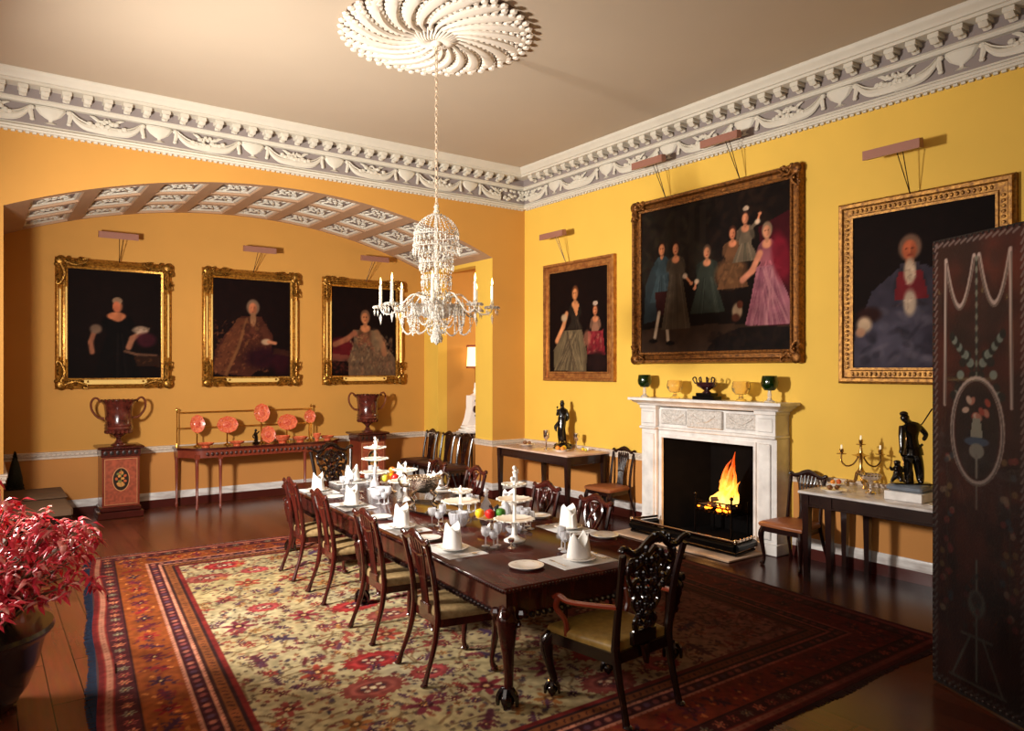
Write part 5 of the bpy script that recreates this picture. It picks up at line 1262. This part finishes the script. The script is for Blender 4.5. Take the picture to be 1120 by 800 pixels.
me=bpy.data.meshes.new('child_figure'); me.from_pydata([b[0] for b in bones],[(i,b[1]) for i,b in enumerate(bones) if b[1] is not None],[]); me.materials.append(BRONZ)
o=bpy.data.objects.new('child_figure',me); col.objects.link(o); o.parent=mf; md=o.modifiers.new('s','SKIN'); md.use_smooth_shade=True
for i,b in enumerate(bones): me.skin_vertices[0].data[i].radius=b[2]; me.skin_vertices[0].data[i].use_root=(i==0)
s2=o.modifiers.new('u','SUBSURF'); s2.levels=2; s2.render_levels=2
# candelabrum
cb=thing('candelabrum','silver three-light candelabrum on the marble-topped table','candelabrum',(7.45,4.08,zc_+.016),R(-45))
CSIL=mat('old_silver_gilt',(190,160,110),.22,metal=1)
m=MB()
for q in range(3):
    a=2*PI*q/3+PI/6; c,s=math.cos(a),math.sin(a); m.sweep([(c*.13,s*.13,.0),(c*.12,s*.12,.05),(c*.06,s*.06,.06),(c*.04,s*.04,.14),(c*.015,s*.015,.18)],[.016,.014,.016,.018,.014],7,k=4)
    m.sweep([(c*.13,s*.13,.0),(c*.16,s*.16,.03),(c*.13,s*.13,.07)],.009,6,k=3)
m.lathe([(.02,.14),(.03,.18),(.015,.22),(.02,.30),(.05,.32),(.09,.335),(.05,.34),(.02,.36),(.012,.42),(.014,.44)],14); m.build('stem',CSIL,cb)
for x,z in ((-.19,.34),(.19,.34),(0,.44)):
    m=MB()
    if x: m.sweep([(x*.15,0,.31),(x*.4,0,.24),(x*.75,0,.22),(x,0,.27),(x,0,z)],.009,7,k=4)
    m.lathe([(.01,z),(.05,z+.005),(.045,z+.012),(.014,z+.015),(.022,z+.03),(.02,z+.06),(.01,z+.062)],12,(x,0,0)); am=m.build('arm',CSIL,cb)
    MB().lathe([(.010,z+.06),(.009,z+.10),(0,z+.102)],8,(x,0,0)).build('candle',CANDLE,am)
t=thing('silver_tazza','footed silver bowl in front of the candelabrum on the marble-topped table','bowl',(7.25,3.87,zc_))
m=MB(); m.lathe([(.055,0),(.05,.012),(.02,.025),(.014,.07),(.022,.10),(.03,.125),(.09,.15),(.105,.185),(.11,.195),(.10,.19),(.08,.155),(0,.14)],24)
for q in range(20): a=q*PI/10; m.ell((.105*math.cos(a),.105*math.sin(a),.188),(.014,.014,.01),5,3)
m.build('bowl',SILV,t)
fruitplate('china plate of bread rolls at the near front corner of the marble-topped table',(7.06,4.15,zc_),.13,[('bread_roll',(120,70,30),-.04,0,.028),('bun',(120,70,30),.04,.02,.026)],'on the plate at the end of the marble-topped table')
fruitplate('china plate with apricots behind the bread plate',(7.44,4.35,zc_),.085,[('apricot',(226,140,50),-.033,0,.026),('orange',(200,90,40),.03,0,.028)],'on the plate behind the bread')
sgob('silver goblet between the bronze man and the folding screen',(7.33,3.17,zc_),.15,.045)
mk_plate('small china plate beside the plinth near the folding screen',7.0,3.10,zc_,.10,'fruit plates on the side tables')

# ------------------------------------------------------------------ folding screen
SCV=vcmat('painted_leather',.45,bump=.15,bscale=60,coat=.1,spec=.3)
sc=thing('folding_screen','tall dark painted leather folding screen with garlands and nailed border at the right edge','folding screen',(0,0,0))
def panel(p0,p1,H,label_parts=True):
    p0=Vector(p0);p1=Vector(p1); d=(p1-p0); W=d.length; d.normalize(); nrm=Vector((d.y,-d.x))
    if nrm.dot(-p0)<0: nrm=-nrm
    I=Img(W,H,130,(62,20,15)); 
    for q in range(160): I.ell(random.uniform(0,W),random.uniform(0,H),random.uniform(.03,.12),random.uniform(.03,.15),random.choice([(86,28,18),(44,16,14),(104,40,24),(30,13,12)]),0,1.0,.5)
    sl=I.Y/H; I.a*=.9
    G=(176,156,146);GD=(104,88,80)
    cxp=W/2
    for s in (-1,1):
        x0=cxp+s*.02; x1=cxp+s*W*.34
        pts=[(x0+(x1-x0)*t,H-.14-.38*4*t*(1-t)*.85) for t in np.linspace(0,1,16)]; I.line(pts,.018,G); I.line([(x,y-.02) for x,y in pts],.01,GD)
        I.line([(x1,H-.16),(x1+s*.01,H-1.12)],.016,G); I.line([(x1+.008,H-.16),(x1+s*.01+.008,H-1.12)],.006,GD)
        for k in range(9):   # striped bow
            t=k/8; I.ell(cxp+s*(.03+.16*t),H-.92+.14*math.sin(t*5),.03,.03,(120,128,116) if k%2 else (24,26,24),0,.3)
            I.ell(cxp+s*(.04+.16*t),H-.86+.2*t,.024,.03,(110,118,108) if k%2 else (22,24,22),0,.3)
        for k in range(6):
            y=1.52-.19*k; x=cxp+s*W*.33
            for q in range(5): I.ell(x+random.uniform(-.05,.05),y+random.uniform(-.06,.06),.022,.022,random.choice([(120,44,40),(130,104,84),(50,60,70),(120,90,50)]),0,.4,.8)
            I.line([(x,y),(x+.01,y-.19)],.006,(60,54,36),.7)
    I.line([(cxp,H-.16),(cxp,H-.92)],.01,(90,96,84)); 
    for k in range(20): I.ell(cxp,H-.16-.038*k,.012,.016,(40,44,38) if k%2 else (110,112,98),0,.3)
    el=[(cxp+.20*math.cos(a),H-1.28+.34*math.sin(a)) for a in np.linspace(0,2*PI,40)]; I.line(el,.02,G); I.line([(x*1+.0,y-.012) for x,y in el],.008,GD)
    I.ell(cxp,H-1.28,.17,.31,(24,14,14),0,.1,.8)
    # vase with flowers
    for q in range(12): I.ell(cxp+random.uniform(-.09,.09),H-1.14+random.uniform(-.06,.07),.03,.02,random.choice([(170,110,90),(150,60,44),(190,160,140)]),random.uniform(0,180),.4)
    I.poly([(cxp-.03,H-1.2),(cxp+.03,H-1.2),(cxp+.05,H-1.32),(cxp-.05,H-1.32)],(140,136,120)); I.ell(cxp,H-1.35,.10,.03,(60,76,96),0,.2); I.ell(cxp,H-1.41,.06,.05,(130,124,112),0,.2); I.line([(cxp,H-1.44),(cxp,H-1.58)],.014,(120,112,100))
    I.line([(cxp,H-1.64),(cxp,H-1.78)],.012,GD)
    # lower ornament
    y=.62; I.line([(cxp,y+.28),(cxp,y-.5)],.012,(110,104,92)); I.ell(cxp,y,.07,.09,(92,88,78),0,.3); I.ell(cxp,y+.02,.04,.05,(60,40,36),0,.4)
    I.line([(cxp-.12,y-.22),(cxp+.12,y-.22)],.012,(96,88,78)); I.line([(cxp-.05,y-.22),(cxp-.2,y-.53)],.012,(96,88,78)); I.line([(cxp+.05,y-.22),(cxp+.2,y-.53)],.012,(96,88,78)); I.line([(cxp-.22,y-.53),(cxp+.22,y-.53)],.014,(96,88,78))
    for q in range(10): I.ell(cxp+random.uniform(-.12,.12),y+random.uniform(-.2,.25),.02,.02,random.choice([(100,40,36),(100,92,80),(40,46,44)]),0,.5,.7)
    # border rope
    for xx in (.03,W-.03):
        for k in range(int(H/.05)): I.line([(xx-.012,.05*k),(xx+.012,.05*k+.04)],.010,(120,108,104),.8)
    for yy in (.03,H-.03):
        for k in range(int(W/.05)): I.line([(.05*k,yy-.012),(.05*k+.04,yy+.012)],.010,(120,108,104),.8)
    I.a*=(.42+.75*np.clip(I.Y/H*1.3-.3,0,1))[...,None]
    z0=.04
    def fn(u,v): return np.stack([p0.x+d.x*u*W+nrm.x*.022, p0.y+d.y*u*W+nrm.y*.022, z0+v*H],2)
    # flip so that front reads left to right
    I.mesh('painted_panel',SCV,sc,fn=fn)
    m=MB(); a=Matrix(((d.x,-d.y,0,p0.x),(d.y,d.x,0,p0.y),(0,0,1,0),(0,0,0,1))); m.M=a
    m.box(0,W,-.018,.018,.02,H+.05); 
    m.build('panel_board',mat('screen_board',(24,16,14),.6),sc)
    m=MB(); m.M=a
    s=1 if Vector((-d.y,d.x)).dot(nrm)>0 else -1
    for k in range(int(H/.045)):
        for xx in (.012,W-.012): m.ell((xx,s*.024,.06+.045*k),(.010,.006,.010),6,4)
    for k in range(int(W/.045)):
        for zz in (.05,H+.035): m.ell((.02+.045*k,s*.024,zz),(.010,.006,.010),6,4)
    m.build('nail_border',mat('dull_nails',(56,48,44),.5,metal=.3),sc)
panel((5.395,2.42),(5.085,1.74),3.02)
panel((5.10,1.70),(5.55,1.20),3.02)

# ------------------------------------------------------------------ rug
FLc,FRc,NRc,NLc=(1.02,9.60),(6.80,9.25),(6.30,2.72),(.36,2.72)
CORN=[np.array(p) for p in (NLc,NRc,FRc,FLc)]
W_,L_=5.95,6.7
I=Img(W_,L_,72,(168,150,110)); rr=random.Random(11)
S=I
for q in range(50): S.ell(rr.uniform(0,W_),rr.uniform(0,L_),rr.uniform(.2,.6),rr.uniform(.2,.6),rr.choice([(180,166,128),(160,140,94),(184,172,142)]),0,1,.5)
def motif(x,y,r,c,kind=0,elong=1.5):
    n=int(10+r*60); 
    if kind==0:
        pts=[(x+r*elong*(1.0 if k%2 else .82)*math.cos(PI*k/n)*1,y+r*(1.0 if k%2 else .82)*math.sin(PI*k/n)) for k in range(2*n)]
        S.poly(pts,c); S.ell(x,y,r*elong*.66,r*.62,tuple(min(255,v*1.08+10) for v in c),0,.15)
        S.ell(x,y,r*elong*.5,r*.45,tuple(v*.85 for v in c),0,.2)
        for q in range(8): a=q*PI/4; S.ell(x+r*elong*.3*math.cos(a),y+r*.28*math.sin(a),r*.13,r*.1,(196,170,140) if q%2 else (70,44,50),0,.4)
        S.ell(x,y,r*.14,r*.14,(210,190,150),0,.3)
    elif kind==1:
        a0=rr.uniform(0,PI)
        for k in range(6): a=a0+k*PI/3; S.ell(x+r*.6*math.cos(a),y+r*.6*math.sin(a),r*.42,r*.2,c,math.degrees(a),.3)
        S.ell(x,y,r*.36,r*.36,tuple(v*.6 for v in c),0,.3); S.ell(x,y,r*.16,r*.16,(190,150,100),0,.3)
    else:
        a=rr.uniform(0,2*PI); S.line([(x-r*math.cos(a),y-r*math.sin(a)),(x+r*math.cos(a),y+r*math.sin(a))],r*.3,c)
        for k in (-.5,0,.5):
            for s in (-1,1): S.line([(x+k*r*math.cos(a),y+k*r*math.sin(a)),(x+(k+.3)*r*math.cos(a)-s*.55*r*math.sin(a),y+(k+.3)*r*math.sin(a)+s*.55*r*math.cos(a))],r*.14,c)
b0=.85
def inner(): return rr.uniform(b0,W_-b0),rr.uniform(b0,L_-b0)
VINE=(118,92,62)
for q in range(420):
    x,y=inner(); a=rr.choice([PI/4,3*PI/4,0,PI/2])+rr.uniform(-.3,.3); l=rr.uniform(.12,.3); pts=[(x,y)]
    for k in range(4): x+=l*.35*math.cos(a); y+=l*.35*math.sin(a); a+=rr.uniform(-.7,.7); pts.append((x,y))
    S.line(pts,.013,VINE,.9)
for q in range(4200):
    x,y=inner(); S.ell(x,y,rr.uniform(.014,.032),rr.uniform(.010,.020),rr.choice([(84,56,50),(112,48,44),(90,74,56),(64,50,60),(130,84,56)]),rr.uniform(0,180),.5,.9)
gy=int((L_-2*b0)/.42); gx=int((W_-2*b0)/.5)
for j in range(gy+1):
    for i_ in range(gx+1):
        x=b0+.25+i_*.5+(.25 if j%2 else 0)+rr.uniform(-.05,.05); y=b0+.2+j*.42+rr.uniform(-.04,.04)
        if x>W_-b0-.1 or y>L_-b0-.1: continue
        k=(i_*7+j*5)%11
        if k in (0,6): motif(x,y,.165,(140,40,38) if k==0 else (128,62,52),0,1.55)
        elif k in (2,): motif(x,y,.13,(146,58,56),0,1.3)
        elif k in (1,4,8): motif(x,y,.14,rr.choice([(126,46,50),(110,44,52),(146,60,44)]),1)
        elif k in (3,9): motif(x,y,.11,rr.choice([(74,52,78),(82,40,48),(66,48,66)]),2)
        else: motif(x,y,.11,rr.choice([(150,96,50),(120,60,60),(134,60,52)]),1)
for q in range(620):
    x,y=inner(); motif(x,y,rr.uniform(.034,.066),rr.choice([(104,44,48),(140,60,50),(86,52,66),(150,100,56)]),rr.choice([1,1,2]))
# borders by distance to edge
dX=np.minimum(S.X,W_-S.X); dY=np.minimum(S.Y,L_-S.Y); dd=np.minimum(dX,dY)
along=np.where(dX<dY,S.Y,S.X)
bc=np.zeros_like(S.a)
def band(a,b,c): 
    mk=(dd>=a)&(dd<b); S.a[mk]=c
leftish=np.clip(1.25-S.X/W_*1.3,0,1)[...,None]
org=np.array((132,66,30))*leftish+np.array((128,40,36))*(1-leftish)
mk=dd<b0; S.a[mk]=(120,40,34)
band(0,.03,(96,30,30)); band(.055,.085,(158,104,82)); band(.10,.235,(74,32,34)); band(.235,.25,(46,24,26))
mk=(dd>=.25)&(dd<.53); S.a[mk]=org[mk]
band(.53,.56,(186,124,98)); band(.56,.665,(64,28,32)); band(.665,.695,(186,124,98)); band(.695,.715,(60,34,30)); band(.715,.79,(126,72,40)); band(.79,.81,(52,30,30)); band(.81,.85,(112,36,32))
def perim(d,step,fn):
    n1=int((W_-2*d)/step); n2=int((L_-2*d)/step)
    for k in range(n1+1): fn(d+k*step,d,k,0); fn(d+k*step,L_-d,k,0)
    for k in range(n2+1): fn(d,d+k*step,k,1); fn(W_-d,d+k*step,k,1)
perim(.168,.13,lambda x,y,k,v: motif(x,y,.045,[(190,110,80),(150,70,60),(120,110,90)][k%3],1))
perim(.39,.24,lambda x,y,k,v: motif(x,y,.085,[(96,32,44),(66,34,50),(130,34,34)][k%3],1+(k%2)))
for q in range(1500):
    d=rr.uniform(.27,.51); t=rr.random(); x,y=[(d,t*L_),(W_-d,t*L_),(t*W_,d),(t*W_,L_-d)][q%4]
    if .25<min(x,W_-x,y,L_-y)<.52: S.ell(x,y,rr.uniform(.012,.03),.012,rr.choice([(84,34,42),(120,40,36),(70,40,50),(196,120,60)]),rr.uniform(0,180),.4,.85)
perim(.612,.085,lambda x,y,k,v: S.ell(x,y,.03,.024,[(134,70,66),(160,96,78),(84,56,70)][k%3],45,.4))
perim(.752,.06,lambda x,y,k,v: S.ell(x,y,.022,.008,(70,36,30),90*v+60,.3))
for off_,st in ((.07,.03),(.545,.026),(.68,.026)):
    perim(off_,st,lambda x,y,k,v: S.ell(x,y,.008,.008,(130,64,50),0,.4,.8 if k%2 else 0))
S.noise(.16,30); S.noise(.10,6)
# light falloff on the fireplace side, multiplied into the rug colours
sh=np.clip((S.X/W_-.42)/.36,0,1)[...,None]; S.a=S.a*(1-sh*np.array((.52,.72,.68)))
C=CORN
def rugfn(u,v):
    u_=u[...,None];v_=v[...,None]; p=C[0]*(1-u_)*(1-v_)+C[1]*u_*(1-v_)+C[2]*u_*v_+C[3]*(1-u_)*v_
    z=.012+.0015*np.sin(u*40)*np.sin(v*31)*0
    wob=.015*np.sin(v*23)*(u<.02)
    return np.stack([p[...,0]-wob,p[...,1],np.full(u.shape,.012)],2)
rug=thing('patterned_rug','large ivory and red patterned carpet with wide borders under the dining table','rug',(0,0,0))
RUGM=vcmat('wool_pile',.95,bump=.25,bscale=260,spec=.1)
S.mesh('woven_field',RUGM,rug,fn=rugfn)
m=MB(); c4=[tuple(p) for p in C]; m.prism(c4,.001,.011); m.build('backing',mat('rug_backing',(60,24,24),.9),rug)
def fringe(a,b,c1,wd,nm):
    m=MB(); a=Vector(a);b=Vector(b);L=(b-a).length;d=(b-a).normalized();n=Vector((-d.y,d.x)); q=0; rr2=random.Random(8)
    k=0
    while q<L:
        p=a+d*q; w=wd*rr2.uniform(.85,1.15)+.012*math.sin(q*5)
        e=p+n*w+d*rr2.uniform(-.01,.01)
        m.add([(p.x,p.y,.010),(p.x+d.x*.02,p.y+d.y*.02,.010),(e.x+d.x*.016,e.y+d.y*.016,.004),(e.x,e.y,.004)],[(0,1,2,3),(3,2,1,0)]); q+=.018
    tag(m.build(nm,mat(nm+'_m',c1,.9,noise=.4,nscale=40),rug),kind='stuff')
fringe(NLc,FLc,(38,54,84),.06,'blue_fringe'); fringe(FLc,FRc,(176,160,148),.05,'pale_fringe'); fringe(FRc,NRc,(50,20,22),.03,'dark_fringe'); fringe(NRc,NLc,(60,24,24),.04,'red_fringe')

# ------------------------------------------------------------------ red plant in pot
pp=thing('potted_red_plant','potted shrub with bright red leaves in a dark glazed bowl on the floor at left','plant',(-.08,5.70,0))
GLZ=mat('dark_glazed_pot',(38,28,26),.25,noise=.2,nscale=6,coat=.5)
m=MB(); m.lathe([(.20,.03),(.26,.05),(.34,.16),(.40,.32),(.43,.46),(.47,.50),(.485,.525),(.475,.55),(.44,.55)],40)
for q in range(3): a=2*PI*q/3+.3; m.ell((.24*math.cos(a),.24*math.sin(a),.035),(.06,.06,.035),8,6)
m.build('pot',GLZ,pp)
m=MB(); m.lathe([(.44,.549),(.40,.44),(.385,.40)],40); m.build('glazed_inside',mat('blue_grey_glaze',(112,134,190),.2,coat=.5),pp)
m=MB(); m.lathe([(.39,.42),(.2,.43),(0,.435)],24); m.build('soil',mat('soil',(34,22,18),.95,noise=.5,nscale=30),pp)
RL=[mat('red_leaf',(240,58,78),.35,noise=.3,nscale=16),mat('crimson_leaf',(210,34,58),.35,noise=.3,nscale=14),mat('pale_red_leaf',(255,184,170),.35,noise=.3,nscale=14,c2=(200,50,60))]
m=MB(); lf=MB(); rr=random.Random(21)
def leaf(c,d,up,L,w,mi):
    lf.cur=mi; d=d.normalized(); s=d.cross(up).normalized(); u=s.cross(d).normalized()
    pts=[c, c+d*L*.3+s*w+u*.01, c+d*L*.7+s*w*.7-u*.01, c+d*L-u*.03, c+d*L*.7-s*w*.7-u*.01, c+d*L*.3-s*w+u*.01, c+d*L*.5+u*.012]
    lf.add([tuple(p) for p in pts],[(0,1,6),(1,2,6),(2,3,6),(3,4,6),(4,5,6),(5,0,6)])
tips=[]
for q in range(96):
    a=rr.uniform(0,2*PI); rad=rr.uniform(.15,.8); hh=rr.uniform(.92,1.40)-.3*rad
    if q<30: a=rr.uniform(-1.2,.7); rad=rr.uniform(.4,.76); hh=rr.uniform(.86,1.28)-.15*rad
    if rad*math.cos(a)>.72: continue
    b_=Vector((rr.uniform(-.15,.15),rr.uniform(-.15,.15),.43)); tip=Vector((rad*math.cos(a),rad*math.sin(a),hh))
    mid=b_.lerp(tip,.5)+Vector((0,0,.08)); m.sweep([b_,mid,tip],[.010,.007,.004],5,k=4); tips.append((tip,(tip-mid).normalized()))
    tips.append((mid+Vector((rr.uniform(-.08,.08),rr.uniform(-.08,.08),.05)),Vector((rr.uniform(-1,1),rr.uniform(-1,1),.4)).normalized()))
for x,y,z in ((.16,-.1,1.47),(.70,.0,1.08),(.58,-.15,1.14),(.30,-.1,1.28),(.22,-.2,1.36),(.45,-.3,1.2)):
    tip=Vector((x,y,z)); mid=Vector((x*.6,y*.6,z-.3)); m.sweep([(0.05,0,.43),mid,tip],[.010,.007,.004],5,k=4); tips.append((tip,Vector((.4,-.2,.6)).normalized()))
for tip,d in tips:
    n=rr.randint(11,15); 
    for k in range(n):
        a=2*PI*k/n+rr.uniform(-.2,.2); dr=Vector((math.cos(a),math.sin(a),rr.uniform(-.55,.35)))
        leaf(tip+Vector((rr.uniform(-.05,.05),rr.uniform(-.05,.05),rr.uniform(-.08,.03))),dr,Vector((0,0,1)),rr.uniform(.075,.12),rr.uniform(.013,.020),rr.choice([0,0,1,1,0,2,2]))
m.build('stem',mat('plant_stem',(110,84,60),.6),pp); lf.build('foliage',RL,pp,smooth=0)
# doorstop/white bowl edge removed

# ------------------------------------------------------------------ lights
def area(name,loc,target,size,energy,colr,sy=None,spread=None):
    l=bpy.data.lights.new(name,'AREA'); l.energy=energy; l.color=colr; l.size=size
    if sy: l.shape='RECTANGLE'; l.size_y=sy
    if spread: l.spread=R(spread)
    o=bpy.data.objects.new(name,l); col.objects.link(o); o.location=loc
    d=Vector(target)-Vector(loc); o.rotation_euler=d.to_track_quat('-Z','Y').to_euler(); return o
def point(name,loc,e,colr,r=.03):
    l=bpy.data.lights.new(name,'POINT'); l.energy=e; l.color=colr; l.shadow_soft_size=r
    o=bpy.data.objects.new(name,l); col.objects.link(o); o.location=loc
area('key_light',(-.55,6.2,2.7),(7.7,10.0,2.75),.5,KEY,(1,.95,.87),spread=134)
area('plant_light',(-1.3,7.6,2.5),(.1,5.8,.9),.6,PLANT,(1,.93,.85),spread=70)
area('fill_light_rear',(-1.6,.6,2.4),(1.2,6.5,5.58),2.6,FILL,(1,.96,.91))
area('window_light',(-3.0,5.4,2.7),(3,6.2,2.7),3.4,TOP,(1,.94,.88),sy=3.2)
area('alcove_fill',(3.4,9.6,1.2),(3.4,12.6,2.4),1.2,ALCF,(1,.88,.74)) if ALCF else None
point('passage_light',(8.6,11.0,3.0),PASS,(1,.85,.6),.2)
point('lamp_bulb',(7.68,11.80,2.4),18,(1,.8,.5),.05)
point('fire_light',(XW-.25,FY,.75),FIRE,(1,.45,.12),.1)
w=bpy.data.worlds.new('w'); scene.world=w; w.use_nodes=True; w.node_tree.nodes['Background'].inputs['Color'].default_value=(.05,.045,.04,1); w.node_tree.nodes['Background'].inputs['Strength'].default_value=.5
# ------------------------------------------------------------------ camera
cam=bpy.data.cameras.new('camera'); co=bpy.data.objects.new('camera',cam); col.objects.link(co)
co.location=(0,0,2.18); co.rotation_euler=(R(90),0,-math.atan2(.5864,.81)); cam.sensor_width=36; cam.lens=36*804/1120; cam.shift_y=4/1120
cam.clip_start=.05; cam.clip_end=100; scene.camera=co
scene.view_settings.view_transform=VT; scene.view_settings.look=LOOK; scene.view_settings.exposure=EXPO; scene.view_settings.gamma=1
